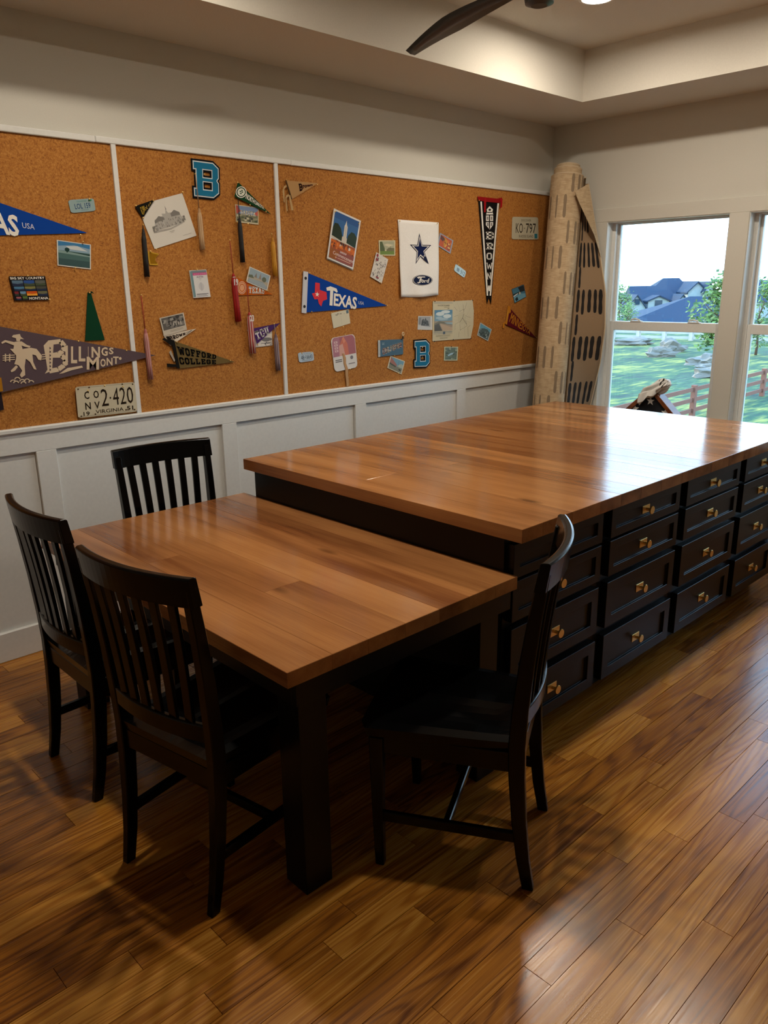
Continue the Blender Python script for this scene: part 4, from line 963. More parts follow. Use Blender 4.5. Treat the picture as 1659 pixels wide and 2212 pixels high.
# long black BROWN
g_ = B(V8, (196, 196), (470, 232), (364, 1578), (336, 1488), (310, 1580)); r = item('black_pennant', 'long narrow black pennant hung point down with white letters and red ribbon', 'pennant', g_); sheet(r, 'felt', g_, .005, .002, '120f0f', 'felt')
q = B(V8, (180, 150), (480, 150), (480, 1580), (180, 1580)); p2 = Print(q, .0075); m8 = lambda x, y_: ((x-180)/300, (y_-150)/1430)
for a, b in (((228, 215), (312, 1462)), ((456, 238), (350, 1462))): p2.line([m8(*a), m8(*b)], .065, WH, 4.77)
for a, b in (((310, 1462), (326, 1325)), ((326, 1325), (336, 1400)), ((336, 1400), (344, 1325)), ((344, 1325), (354, 1460))): p2.line([m8(*a), m8(*b)], .04, WH, 4.77)
for ch, x0, x1, y0, y1 in (('B', 288, 396, 608, 704), ('R', 295, 384, 752, 840), ('O', 299, 372, 884, 974), ('W', 300, 374, 1016, 1106), ('N', 303, 360, 1148, 1242)): p2.tris(block_tris(ch, .25 if ch in 'BRO' else .17), m8(x0, y0)[0], m8(x0, y0)[1], m8(x1, y1)[0], m8(x1, y1)[1], WH)
def m8p(*pts, col=WH): p2.poly([m8(*p) for p in pts], col)
m8p((292, 395), (386, 395), (386, 520), (340, 578), (290, 520)); p2.line([m8(338, 395), m8(338, 570)], .05, '120f0f', 4.77); p2.line([m8(290, 474), m8(388, 474)], .05, '120f0f', 4.77)
for (x, y_) in ((302, 410), (354, 410), (304, 490), (354, 490)): m8p((x, y_), (x+22, y_), (x+22, y_+42), (x, y_+42), col='8a8784')
m8p((300, 318), (340, 275), (384, 318), (376, 345), (388, 382), (292, 382), (306, 345)); p2.ell(*m8(341, 322), .06, .010, '120f0f'); m8p((310, 350), (372, 350), (380, 362), (300, 362), col='120f0f')
prints(r, p2, 'felt', 'lettering')
sheet(r, 'hoist_ribbon', B(V8, (178, 150), (300, 165), (440, 180), (500, 166), (510, 190), (470, 238), (300, 222), (188, 202)), .009, .0016, '8e0f14', 'felt')
for pl, o2 in (([(262, 170), (292, 172), (284, 360), (264, 362)], .0108), ([(468, 175), (506, 185), (500, 290), (474, 312), (482, 230)], .012)): sheet(r, 'ribbon', B(V8, *pl), o2, .0013, '9d1218', 'felt')
pins('the long black pennant', V8, (196, 206))
# maroon MINNESOTA
g_ = B(V8, (592, 1606), (556, 1852), (968, 2034)); r, pr = pennant('maroon_pennant', 'maroon pennant with gold MINNESOTA beside the rug', *g_, '5a0f1c', .005)
p3 = Print(B(V8, (640, 1690), (890, 1935), (872, 1985), (600, 1815)), .0085); p3.text('MINNESOTA', 0, 0, 1, 1, 'd08a1e', .0); prints(r, p3, 'felt', 'lettering')
sheet(r, 'hoist_band', B(V8, (584, 1606), (610, 1612), (572, 1848), (552, 1846)), .0078, .0014, 'c98a2c', 'felt')
for pl in ([(580, 1600), (612, 1610), (620, 1680), (604, 1705), (590, 1660)], [(560, 1800), (575, 1815), (540, 1835), (530, 1895), (512, 1895), (518, 1835)]): sheet(r, 'ribbon', B(V8, *pl), .0098, .0013, 'c47f22', 'felt')
pins('the maroon pennant', V8, (958, 2020))

# --- letterman patches
def patch(label, view, TL, TR, BR, BL):
    q = B(view, TL, TR, BR, BL); r = item('letter_patch', label, 'patch', q, 'blue letter patches')
    out = [(0, 0), (.78, 0), (1, .14), (1, .42), (.93, .5), (1, .58), (1, .86), (.78, 1), (0, 1), (0, .78), (.10, .78), (.10, .22), (0, .22)]
    h1_ = [(.40, .25), (.70, .25), (.70, .41), (.40, .41)]; h2_ = [(.40, .60), (.70, .60), (.70, .76), (.40, .76)]
    def grow(pl, k, c=(.55, .5), e=.0):
        res = []
        n = len(pl)
        for i in range(n):
            p0, p1, p2_ = Vector(pl[i-1]), Vector(pl[i]), Vector(pl[(i+1) % n]); a = (p1-p0).normalized(); b = (p2_-p1).normalized()
            na, nb = Vector((a.y, -a.x)), Vector((b.y, -b.x)); m_ = (na+nb); m_ = m_/max(.3, m_.dot(na)) if m_.length > 1e-6 else na
            res.append(tuple(p1+m_*k))
        return res
    def solid_(name, pl, holes, off, th, col):
        bm = bmesh.new(); loops = [pl]+holes; eds = []
        for lp in loops:
            vs = [bm.verts.new(P3(quad(q, *p), off+th)) for p in lp]; eds += [bm.edges.new((vs[i], vs[(i+1) % len(vs)])) for i in range(len(vs))]
        bmesh.ops.triangle_fill(bm, edges=eds, use_beauty=True); 
        ret = bmesh.ops.extrude_face_region(bm, geom=list(bm.faces)); 
        for e_ in ret['geom']:
            if isinstance(e_, bmesh.types.BMVert): e_.co.y += th
        bmesh.ops.recalc_face_normals(bm, faces=bm.faces)
        me = bpy.data.meshes.new(name); o3 = Vector(r.location)
        for v in bm.verts: v.co -= o3
        bm.to_mesh(me); bm.free()
        at = me.color_attributes.new('Col', 'FLOAT_COLOR', 'CORNER')
        for d_ in at.data: d_.color = (*rgb(col), 1)
        return link(name, me, M['felt'], r)
    def shr(pl, k): return grow(pl, k)
    solid_('black_backing', shr(out, .07), [shr(h1_, -.03), shr(h2_, -.03)], .003, .004, '0d1016')
    solid_('white_border', shr(out, .015), [shr(h1_, .025), shr(h2_, .025)], .0071, .0012, 'cfd8dc')
    solid_('blue_felt', shr(out, -.02), [shr(h1_, .055), shr(h2_, .055)], .0084, .0012, '1f6f93')
    return r
patch('blue felt letter B patch at the top of the middle cork panel', V2, (668, 128), (918, 160), (925, 500), (685, 474)); pins('the upper letter patch', V2, (775, 262), (685, 258))
patch('blue felt letter B patch low on the board under the road map', V7, (618, 815), (800, 802), (802, 1128), (618, 1135)); pins('the lower letter patch', V7, (708, 892), (708, 1018))

# --- plates
def plate(name, label, view, pts, col, rnd, off=.004, th=.0015, mat='gloss_print', group=None):
    q = B(view, *pts); r = item(name, label, 'licence plate', q, group); sheet(r, 'metal_plate', rounded(q, rnd), off, th, col, mat); return r, Print(q, off+th+.0002)
r, p2 = plate('license_plate', 'old cream licence plate with black 2 420 at the foot of the board', V1, [(680, 1852), (1224, 1806), (1252, 2076), (708, 2138)], 'c9c0a6', .06, .0115, .0018)
for a, b in (((.02, .03), (.98, .05)), ((.02, .95), (.98, .97))): p2.rect(a[0], a[1], b[0], b[1], 'a89f88')
K_ = '17130f'
p2.text('C', .13, .17, .21, .42, K_, .02); p2.text('O', .28, .17, .37, .42, K_, .02); p2.text('N', .13, .53, .22, .76, K_, .02); p2.text('V', .28, .53, .37, .76, K_, .02)
for ch, a, b in (('2', .40, .52), ('4', .60, .70), ('2', .72, .82), ('0', .84, .95)): p2.text(ch, a, .14, b, .70, K_, .0)
p2.ell(.555, .45, .014, .03, K_); p2.text('19', .09, .82, .19, .95, K_, .01); p2.text('VIRGINIA', .29, .80, .76, .92, K_, .0); p2.text('51', .82, .78, .93, .92, K_, .02)
for u, v in ((.04, .08), (.96, .07), (.05, .95), (.95, .92), (.22, .05), (.78, .04), (.28, .93), (.80, .90)): p2.ell(u, v, .014, .025, '4b3a26')
prints(r, p2, 'gloss_print', 'lettering'); pins('the old cream plate', V1, (950, 1840), (1120, 1850), (798, 1885))
r, p2 = plate('license_plate', 'pale weathered licence plate reading KO 797 next to the rolled rug', V8, [(648, 420), (990, 428), (996, 722), (640, 718)], 'b9b39b', .07)
p2.text('DISCOVER', .34, .10, .72, .20, '5a5546', .0); p2.text('KO', .14, .28, .40, .72, K_, .0); p2.ell(.465, .5, .012, .02, K_); p2.text('797', .52, .28, .90, .72, K_, .0); p2.text('RHODE ISLAND', .26, .80, .80, .92, '4a4638', .0); p2.rect(.84, .74, .95, .95, '2f7d8a')
prints(r, p2, 'gloss_print', 'lettering'); pins('the weathered plate', V8, (842, 412), (716, 722), (855, 724), (925, 722))
r, p2 = plate('souvenir_plate', 'small blue-grey souvenir plate reading LOL 159', V1, [(620, 138), (856, 120), (876, 236), (650, 258)], '8fa6a6', .14, .003, .0015, group='small souvenir plates')
p2.text('LOL 159', .20, .32, .82, .74, '21406e', .01); p2.text('TENNESSEE', .3, .12, .7, .22, '4f8a8a', .0); p2.rect(.78, .06, .90, .2, '2f7f5a'); p2.text('VACATION', .42, .80, .72, .88, '4a6a80'); prints(r, p2, 'gloss_print', 'lettering'); pins('the blue-grey souvenir plate', V1, (810, 130))
r, p2 = plate('souvenir_plate', 'small white-blue souvenir plate with five digits low beside the batten', V5, [(134, 1196), (330, 1180), (342, 1296), (150, 1322)], 'b4c6d4', .16, .003, .0015, group='small souvenir plates')
p2.text('48', .16, .34, .36, .78, '23344f'); p2.ell(.42, .55, .02, .05, '23344f'); p2.text('16643', .47, .30, .90, .74, '23344f'); p2.rect(.2, .84, .84, .89, '7d93a8'); p2.text('SOUTH CAROLINA', .22, .12, .82, .22, '7d93a8'); prints(r, p2, 'gloss_print', 'lettering'); pins('the white-blue souvenir plate', V5, (172, 1198), (292, 1186))
r, p2 = plate('souvenir_plate', 'small tilted pale souvenir plate ending in 312 right of the star towel', V6, [(1146, 886), (1280, 986), (1256, 1070), (1122, 974)], 'a9c3c8', .16, .003, .0015, group='small souvenir plates')
p2.rect(.2, .30, .42, .78, '75858f'); p2.ell(.50, .52, .03, .05, '31455a'); p2.text('312', .56, .26, .94, .78, '1e2f42'); prints(r, p2, 'gloss_print', 'lettering'); pins('the tilted souvenir plate', V6, (1170, 898), (1262, 968))

# --- photographs, postcards, papers
r, p2 = card('landscape_photo', 'colour photograph of a green field with one tree, left of the first batten', 'photograph', V1, [(518, 502), (832, 546), (832, 775), (525, 738)], col='d8d5cb', mat='gloss_print')
p2.rect(.03, .03, .97, .40, '8aa6b8'); p2.poly([(.03, .03), (.97, .03), (.97, .2), (.5, .12), (.03, .22)], '3f7aa8'); p2.poly([(.25, .2), (.6, .14), (.9, .3), (.4, .3)], 'c9cfcf'); p2.rect(.03, .38, .97, .96, '4b6a68'); p2.poly([(.03, .38), (.5, .42), (.97, .46), (.97, .52), (.03, .48)], '7f9a96'); p2.rect(.03, .70, .97, .96, '3c5658'); p2.poly([(.35, .40), (.97, .47), (.97, .42), (.6, .40)], '24403c'); p2.ell(.29, .33, .07, .08, '1f3b36'); p2.rect(.27, .36, .31, .44, '1f3b36')
prints(r, p2, 'gloss_print'); pins('the green field photograph', V1, (752, 522), (680, 760))
r, p2 = card('souvenir_magnet', 'black souvenir card with a grid of tiny views and BIG SKY COUNTRY MONTANA', 'postcard', V1, [(78, 838), (408, 834), (450, 1055), (130, 1062)], .004, .003, '17151a', mat='gloss_print')
p2.text('BIG SKY COUNTRY', .02, .03, .97, .13, WH, .02); p2.text('MONTANA', .42, .86, .97, .97, WH, .02)
for a, b, c_, d_, col in ((.04, .17, .34, .40, '5a7488'), (.36, .17, .66, .40, '31518f'), (.68, .17, .97, .40, '5c5f58'), (.06, .42, .34, .60, '4c7896'), (.36, .42, .66, .60, '7d7b4a'), (.68, .42, .97, .60, '4a4c42'), (.20, .62, .36, .80, '6d93b0'), (.38, .62, .68, .80, 'c8541c'), (.70, .62, .97, .82, '6a6a50'), (.04, .62, .16, .80, '7a2c34'), (.06, .84, .2, .97, '9c5a5e'), (.24, .82, .38, .95, '5c7a3a')): p2.rect(a, b, c_, d_, col); p2.poly([(a, d_), (a, (b+d_)/2), ((a+c_)/2, b+(d_-b)*.62), (c_, (b+d_)/2), (c_, d_)], random.choice(('2c3a34', '28324a', '45503c')) if col != 'c8541c' else 'e8a23a')
prints(r, p2, 'gloss_print'); pins('the black souvenir card', V1, (243, 832), (445, 1050))
r, p2 = card('pencil_drawing', 'large tilted white sheet with a pencil drawing of a grand building', 'drawing', V2, [(115, 570), (565, 448), (708, 872), (290, 1005)], .004, .0008, 'd4d0c6')
g1, g2, g3 = '8d8a84', '77746e', 'a5a29b'
p2.poly([(.20, .50), (.23, .40), (.42, .36), (.42, .31), (.50, .33), (.53, .24), (.56, .33), (.78, .36), (.82, .50), (.80, .62), (.50, .64), (.20, .63)], 'a9a69f'); p2.poly([(.22, .42), (.34, .34), (.44, .40), (.44, .45), (.22, .47)], g2); p2.poly([(.60, .36), (.70, .30), (.80, .38), (.80, .44), (.60, .43)], g2)
for k in range(46): p2.rect(*(lambda u, v: (u, v, u+.012, v+.03))(random.uniform(.20, .78), random.uniform(.44, .60)), random.choice((g1, g2, '5f5c57', 'c0bdb6')))
p2.poly([(.16, .63), (.50, .66), (.84, .60), (.84, .62), (.50, .69), (.16, .67)], g3); scatter(p2, 16, .70, .48, .88, .62, [g1, g2, g3], .01, .03); scatter(p2, 10, .12, .52, .24, .66, [g1, g2], .01, .03)
p2.rect(.44, .73, .56, .738, g1); p2.rect(.46, .76, .54, .766, g1); p2.rect(.70, .90, .90, .906, g1); p2.poly([(.525, .25), (.535, .16), (.545, .25)], g2)
prints(r, p2); pins('the pencil drawing', V2, (560, 440), (300, 1008))
r, p2 = card('greeting_postcard', 'old greetings postcard half under the green pennant', 'postcard', V2, [(1092, 560), (1325, 592), (1325, 762), (1102, 736)], col='c9bfa0')
p2.rect(.03, .04, .97, .5, '6d84a8'); p2.poly([(.03, .04), (.03, .55), (.22, .35), (.1, .04)], 'b0463c'); p2.poly([(.97, .2), (.97, .55), (.8, .4)], 'b8503f'); p2.rect(.03, .5, .97, .92, '6f6f52'); p2.block('DAKOTA', .22, .28, .85, .55, 'ddd5bd', .3); scatter(p2, 22, .05, .55, .95, .9, ['47502f', '8f8d70', 'c4bda3', '3a3a34'], .03, .07); prints(r, p2); pins('the old greetings postcard', V2, (1210, 755), (1105, 738))
mb = B(V2, (222, 1030), (246, 1022), (262, 1035), (335, 1052), (300, 1092), (297, 1122), (325, 1158), (318, 1166), (240, 1164), (228, 1100)); r = item('state_shape', 'gold cut-out shape of a state below the black tassel', 'ornament', mb); sheet(r, 'outline', mb, .003, .0025, 'c39a32', 'gloss_print')
c = cen(mb); sheet(r, 'inner_panel', [(c[0]+(x-c[0])*.78, c[1]+(z-c[1])*.8) for x, z in mb], .0056, .0008, '8e6510', 'gloss_print'); pins('the gold cut-out', V2, (240, 1028))
r, p2 = card('folded_brochure', 'folded white brochure with a pink header and AUSTIN', 'brochure', V2, [(630, 1218), (800, 1208), (844, 1480), (672, 1492)], .005, .004, 'cfcdc8')
p2.rect(.10, .04, .98, .98, 'd3d3d2'); p2.rect(.02, .03, .16, .97, '6b8a90'); p2.rect(.10, .02, .98, .10, '6f7f86'); p2.rect(.16, .10, .98, .19, 'c2447e'); p2.text('SOUTH BY SOUTHWEST', .22, .12, .95, .17, 'e3a8c6'); p2.text('AUSTIN', .36, .215, .74, .285, '6b4a63', .02); p2.rect(.48, .31, .62, .325, '9a9aa0'); p2.rect(.5, .36, .6, .37, '9a9aa0'); p2.ell(.55, .6, .16, .14, 'c3c3c4'); p2.rect(.50, .45, .60, .75, 'b9b9bc'); p2.rect(.22, .86, .90, .88, '55555c'); p2.rect(.22, .90, .80, .915, '77777c'); p2.rect(.22, .94, .86, .955, '88888c')
prints(r, p2); pins('the white brochure', V2, (703, 1208))
r, p2 = card('church_postcard', 'tilted postcard of twin spires and steps above the orange pennant', 'postcard', V2, [(1230, 1178), (1440, 1270), (1405, 1420), (1195, 1330)], .009, col='d2cdc0')
p2.rect(.04, .05, .96, .5, '8fa3ae'); p2.rect(.04, .5, .96, .95, 'a79f8c'); p2.poly([(.30, .5), (.36, .2), (.42, .5)], '7d7468'); p2.poly([(.50, .5), (.55, .12), (.62, .5)], '8f7f72'); p2.ell(.75, .42, .10, .16, '5f6650'); p2.poly([(.04, .5), (.2, .42), (.3, .6), (.04, .65)], '5a6450'); p2.poly([(.1, .7), (.7, .6), (.96, .8), (.96, .95), (.04, .95)], '8797a0')
for k in range(5): p2.rect(.1, .68+k*.05, .9, .69+k*.05, 'bfc2c0')
prints(r, p2); pins('the church postcard', V2, (1405, 1418))
r, p2 = card('group_photo', 'black-and-white group photograph above the khaki pennant', 'photograph', V3, [(288, 585), (528, 530), (562, 700), (332, 765)], .008, col='c2b9a8')
p2.rect(.05, .05, .95, .72, '5a5752'); scatter(p2, 34, .06, .06, .94, .70, ['33312e', '7c7872', '9a968e', '454340', '201f1d'], .03, .08)
for k in range(4): p2.ell(.5+k*.1, .5, .025, .1, 'b5b0a6')
for v in (.80, .86): p2.rect(.3, v, .85, v+.015, '8d8478')
prints(r, p2)
# programme booklet
q = B(V4, (790, 555), (1148, 720), (1045, 1365), (697, 1215)); r = item('commencement_program', 'white-bordered 2023 commencement programme with a white tower and orange seats', 'booklet', q)
for k, o_ in enumerate((.003, .010)):
    sheet(r, 'page', [tuple(Vector(p)+Vector((-.004*k+.004, .004*k-.006))) for p in q] if k == 0 else q, o_, .0015, 'c7c6c2' if k == 0 else 'd9d9d6', 'gloss_print')
p2 = Print(q, .0119)
p2.rect(.05, .035, .95, .52, '34659c'); p2.rect(.05, .035, .95, .16, '2b5690'); p2.poly([(.05, .36), (.10, .26), (.22, .25), (.34, .32), (.42, .45), (.44, .60), (.05, .56)], '22301f'); p2.poly([(.62, .40), (.72, .30), (.84, .30), (.95, .37), (.95, .60), (.58, .60)], '26372a')
p2.poly([(.475, .20), (.50, .12), (.525, .20), (.565, .24), (.575, .48), (.46, .48), (.45, .24)], 'd0ccc2'); p2.line([(.51, .24), (.515, .47)], .015, '9a968e'); p2.rect(.42, .46, .60, .58, 'c9c2b6'); p2.poly([(.05, .52), (.44, .56), (.6, .55), (.95, .58), (.95, .62), (.05, .56)], 'c7bfae')
p2.rect(.05, .58, .95, .84, 'a04f22'); p2.poly([(.05, .58), (.3, .6), (.44, .64), (.5, .72), (.3, .70), (.05, .66)], 'c8651e'); p2.poly([(.55, .62), (.8, .62), (.95, .64), (.95, .74), (.7, .72), (.55, .68)], 'cf6a1c'); p2.ell(.42, .65, .045, .03, 'd9c9ac'); p2.ell(.74, .65, .045, .03, 'd9c9ac'); p2.rect(.42, .58, .54, .64, '4a3226'); scatter(p2, 30, .06, .58, .94, .76, ['dd7a2a', '7f3c18', 'b85a20', '3b2418'], .01, .03)
p2.rect(.05, .76, .95, .965, '8c4a40'); p2.poly([(.05, .76), (.4, .78), (.3, .965), (.05, .965)], '96541f'); p2.text('2023', .42, .755, .66, .79, 'e6d9cf', .02); p2.text('Commencement', .18, .80, .95, .87, 'ecd9cc', .0, slope=.02); p2.rect(.36, .905, .86, .92, 'd3a48a'); p2.ell(.30, .912, .03, .015, 'd3a48a')
prints(r, p2, 'gloss_print'); pins('the commencement programme', V4, (805, 598), (1118, 755))
r, p2 = card('lawn_postcard', 'small old postcard of a lawn and trees left of the star towel', 'postcard', V4, [(1395, 978), (1615, 978), (1615, 1182), (1402, 1180)], col='cfc59f')
p2.rect(.06, .06, .94, .62, 'a8a88c'); p2.poly([(.06, .1), (.2, .08), (.34, .5), (.36, .72), (.06, .72)], '4d5a34'); p2.poly([(.45, .62), (.6, .48), (.94, .5), (.94, .72), (.45, .72)], '6f6a4a'); p2.rect(.06, .70, .94, .93, '6b8436'); p2.line([(.7, .3), (.7, .6)], .02, '54503c'); p2.poly([(.3, .3), (.5, .22), (.9, .3), (.6, .42)], 'cfc7a8'); prints(r, p2); pins('the lawn postcard', V4, (1568, 972), (1455, 1180))
r, p2 = card('illustrated_card', 'tilted white card covered in small black and red sketches', 'card', V4, [(1360, 1135), (1518, 1230), (1430, 1550), (1280, 1460)], .006, col='d3cec4')
scatter(p2, 60, .08, .08, .92, .95, ['8d8881', '4f4b48', 'b5afa6', '6f6a66'], .012, .035); p2.rect(.06, .04, .20, .14, '8c2b38'); p2.rect(.07, .20, .26, .30, '8c2b38'); p2.rect(.4, .86, .66, .91, '8c2b38'); prints(r, p2); pins('the illustrated card', V4, (1408, 1540))
r, p2 = card('old_postcard_back', 'cream postcard back with a stamp tucked under the blue TEXAS pennant', 'postcard', V5, [(558, 690), (786, 640), (806, 820), (592, 886)], .002, col='cfc8ad')
p2.rect(.84, .04, .97, .26, '4f6670'); scatter(p2, 8, .1, .1, .8, .24, ['9a9480', '7f7a6a'], .02, .05); p2.rect(.5, .3, .51, .9, 'b3ac92'); prints(r, p2); pins('the cream postcard back', V5, (552, 688), (700, 862))
# hand fan
q = B(V5, (550, 1010), (856, 954), (896, 1380), (604, 1444)); r = item('hand_fan', 'paper hand fan with a pink and white face on a wooden stick', 'hand fan', q); sheet(r, 'paper_face', rounded(q, .13, 5), .004, .0015, 'd8d6d2'); p2 = Print(q, .0058)
p2.poly(list((u, v) for u, v in [(.04, .13), (.07, .05), (.13, .012), (.87, .012), (.94, .05), (.985, .13), (.985, .57), (.015, .57)]), 'a5626a'); p2.poly([(.03, .14), (.13, .03), (.34, .03), (.34, .57), (.02, .57)], 'ab7484'); p2.poly([(.34, .57), (.34, .24), (.46, .06), (.52, .02), (.66, .24), (.68, .57)], 'c9735c'); p2.poly([(.28, .57), (.30, .26), (.46, .22), (.52, .57)], 'd0a094'); p2.poly([(.46, .08), (.52, .02), (.60, .16), (.5, .22)], 'd88a6c')
for k in range(4): p2.rect(.11, .12+k*.085, .25, .18+k*.085, 'd6b8b8'); p2.rect(.15, .135+k*.085, .20, .165+k*.085, 'ab7484')
for v in (.66, .71): p2.rect(.08, v, .36, v+.028, '6e6a68')
p2.ell(.78, .67, .065, .055, '77747a'); p2.rect(.62, .83, .90, .86, '8a8684'); prints(r, p2)
st_ = B(V5, (700, 1206), (722, 1206), (742, 1260), (744, 1330), (770, 1400), (770, 1480), (780, 1560), (782, 1618), (752, 1626), (748, 1560), (738, 1480), (736, 1400), (716, 1330), (712, 1260)); sheet(r, 'wooden_stick', st_[::-1], .0062, .0022, 'b98f5e'); pins('the hand fan', V5, (722, 962), (792, 1405))
r, p2 = card('letter_postcard', 'blue large-letter souvenir postcard with a ring hung at its corner', 'postcard', V5, [(1156, 1036), (1478, 1022), (1478, 1216), (1158, 1250)], .005, .0012, '3d6076')
p2.rect(.0, .0, .08, 1, 'c6c8c4'); p2.rect(.03, .12, .05, .9, '8a9298'); p2.text('Lots of', .16, .1, .24, .3, 'a9c2cc')
for k, ch in enumerate('CULPEPER'): p2.tris(block_tris(ch, .34), .17+k*.097, .50-k*.042, .26+k*.097, .88-k*.048, random.choice(('cdb9a8', 'c9a9a0', 'd3cdbf', 'bba6c0')))
for k in range(24): u = random.uniform(.18, .94); v = .68-(u-.17)*.42+random.uniform(-.12, .12); p2.rect(u, v, u+.02, v+.04, random.choice(('7a3430', '3a3c4a', '7c8a6a', '4a2a2a')))
prints(r, p2); pins('the large-letter postcard', V5, (1182, 1030))
kr = B(V5, (1468, 955), (1468, 985), (1466, 1010))
r = item('key_ring', 'small pale ring hanging on a dark clip above the souvenir postcard', 'key ring', kr)
mb = MB(); mb.tube([(kr[0][0]+.0085*math.cos(a*math.pi/8), YC-.012, kr[0][1]+.0105*math.sin(a*math.pi/8)) for a in range(17)], .0024, 6); part('ring', mb, simple('ring_cream', 'd9cfae', .5), r, world=True, smooth=True)
mb = MB().tube([(kr[1][0], YC-.012, kr[1][1]), (kr[2][0], YC-.010, kr[2][1]-.004)], [.003, .006], 8); mb.tube([(kr[2][0]-.011, YC-.009, kr[2][1]-.006), (kr[2][0]+.010, YC-.009, kr[2][1]+.002)], .003, 6); part('clip', mb, M['fan_bronze'], r, world=True)
r, p2 = card('street_postcard', 'tilted postcard of a long pink building under the souvenir postcard', 'postcard', V5, [(1318, 1234), (1506, 1305), (1460, 1474), (1278, 1390)], .003, col='cfc6a8')
p2.rect(.06, .06, .94, .6, '6d9bb0'); p2.poly([(.06, .1), (.12, .1), (.55, .48), (.55, .62), (.06, .5)], '9c6a62'); p2.poly([(.6, .5), (.8, .3), (.94, .35), (.94, .62), (.6, .62)], 'a9b2a4'); p2.rect(.06, .6, .94, .94, '7d7d6a'); p2.poly([(.06, .5), (.5, .6), (.5, .7), (.06, .62)], '44503e'); p2.ell(.8, .76, .08, .05, '22241f'); p2.line([(.62, .12), (.64, .6)], .015, '55626a'); prints(r, p2); pins('the street postcard', V5, (1358, 1232), (1408, 1458))
# star towel
tq = B(V6, (403, 322), (925, 360), (915, 1285), (435, 1312)); r = item('rally_towel', 'white rally towel with a dark blue star and an oval badge', 'towel', tq)
N = 22
def tow(u, v):
    x, z = quad(tq, u, v); z -= .012*math.sin(math.pi*u)*max(0, v-.9)*10*.6; x += .004*math.sin(v*5)*(1-u)
    off = .006+.006*v+.005*v*math.sin(u*7+v*3)+.0035*math.sin(u*13-v*5)*v+.003*math.sin((u+v)*9)*v
    return x, z, max(.003, off)
mb = MB(); g = {}
for i in range(N+1):
    for j in range(N+1): x, z, o_ = tow(i/N, j/N); g[i, j] = len(mb.v); mb.v.append((x, YC-o_, z))
for i in range(N):
    for j in range(N): mb.face([g[i, j], g[i, j+1], g[i+1, j+1], g[i+1, j]])
c_ = part('cloth', mb, M['cloth_white'], r, world=True, smooth=True, fix=False); md = c_.modifiers.new('thickness', 'SOLIDIFY'); md.thickness = .0025; md.offset = -1
m6 = B(V6, (403, 322), (925, 322), (925, 1312), (403, 1312))
def tprint(pls, name, col, lift):
    mb = MB()
    for pl in pls:
        pts = []
        for (x, y_) in pl:
            p = on(V6[0]+x/V6[2], V6[1]+y_/V6[2], 1, YC); u = (x-403)/522; v = (y_-330)/960; pts.append((p.x, YC-tow(min(1, max(0, u)), min(1, max(0, v)))[2]-lift, p.z))
        mb.poly(pts, rgb(col))
    return part(name, mb, M['felt'], r, world=True, fix=False)
def fan_(pl):                               # split a star-shaped outline into triangles about its centre so it follows the cloth
    cx, cy = sum(p[0] for p in pl)/len(pl), sum(p[1] for p in pl)/len(pl); return [[(cx, cy), pl[i], pl[(i+1) % len(pl)]] for i in range(len(pl))]
ST = [(676, 497), (712, 645), (825, 648), (742, 738), (790, 893), (690, 800), (625, 893), (640, 738), (550, 642), (650, 645)]
SC = (690, 705); shr_ = lambda k: [(SC[0]+(x-SC[0])*k, SC[1]+(y_-SC[1])*k) for x, y_ in ST]
tprint(fan_(ST), 'star_outline', '1a2340', .0012); tprint(fan_(shr_(.84)), 'star_border', 'd9d6d0', .0018); tprint(fan_(shr_(.66)), 'star_centre', '16204a', .0024)
el = lambda k, a=120, b=68: [(708+a*k*math.cos(t_*math.pi/16), 1097+b*k*math.sin(t_*math.pi/16)+.0*t_) for t_ in range(32)]
tprint(fan_(el(1)), 'oval_badge', '16203f', .0012); tprint(fan_(el(.95)), 'oval_badge_ring', 'd9d6d0', .0016); tprint(fan_(el(.90)), 'oval_badge_field', '16203f', .0020)
tx = []
for t_ in font_tris('ord', .03): tx.append([(690+ (a*92)+(1-b)*8, 1075+b*55) for a, b in t_])
for pl in ([(662, 1080), (640, 1062), (668, 1050), (740, 1052), (745, 1062), (690, 1064)], [(688, 1056), (704, 1056), (680, 1132), (652, 1140), (640, 1125), (664, 1122)], [(668, 1090), (706, 1086), (704, 1096), (666, 1100)]): tx.append(pl)
tprint(tx, 'oval_badge_lettering', 'd9d6d0', .0026); pins('the star towel', V6, (418, 342), (898, 374))
r, p2 = card('orange_postcard', 'tilted orange postcard with a blue edge tucked behind the star towel', 'postcard', V6, [(945, 490), (1117, 590), (1078, 760), (912, 655)], col='8f9db0')
p2.rect(.08, .08, .92, .92, 'b8542c'); p2.poly([(.3, .1), (.9, .3), (.9, .5), (.5, .35)], 'd0742e'); p2.ell(.5, .5, .12, .32, 'c08a2c'); p2.poly([(.1, .1), (.4, .2), (.3, .5), (.1, .4)], '5a3a34'); scatter(p2, 18, .35, .2, .9, .9, ['d8a848', '6d2a2a', 'e2c27a', '7a7a34'], .02, .05); prints(r, p2); pins('the orange postcard', V6, (1030, 540))
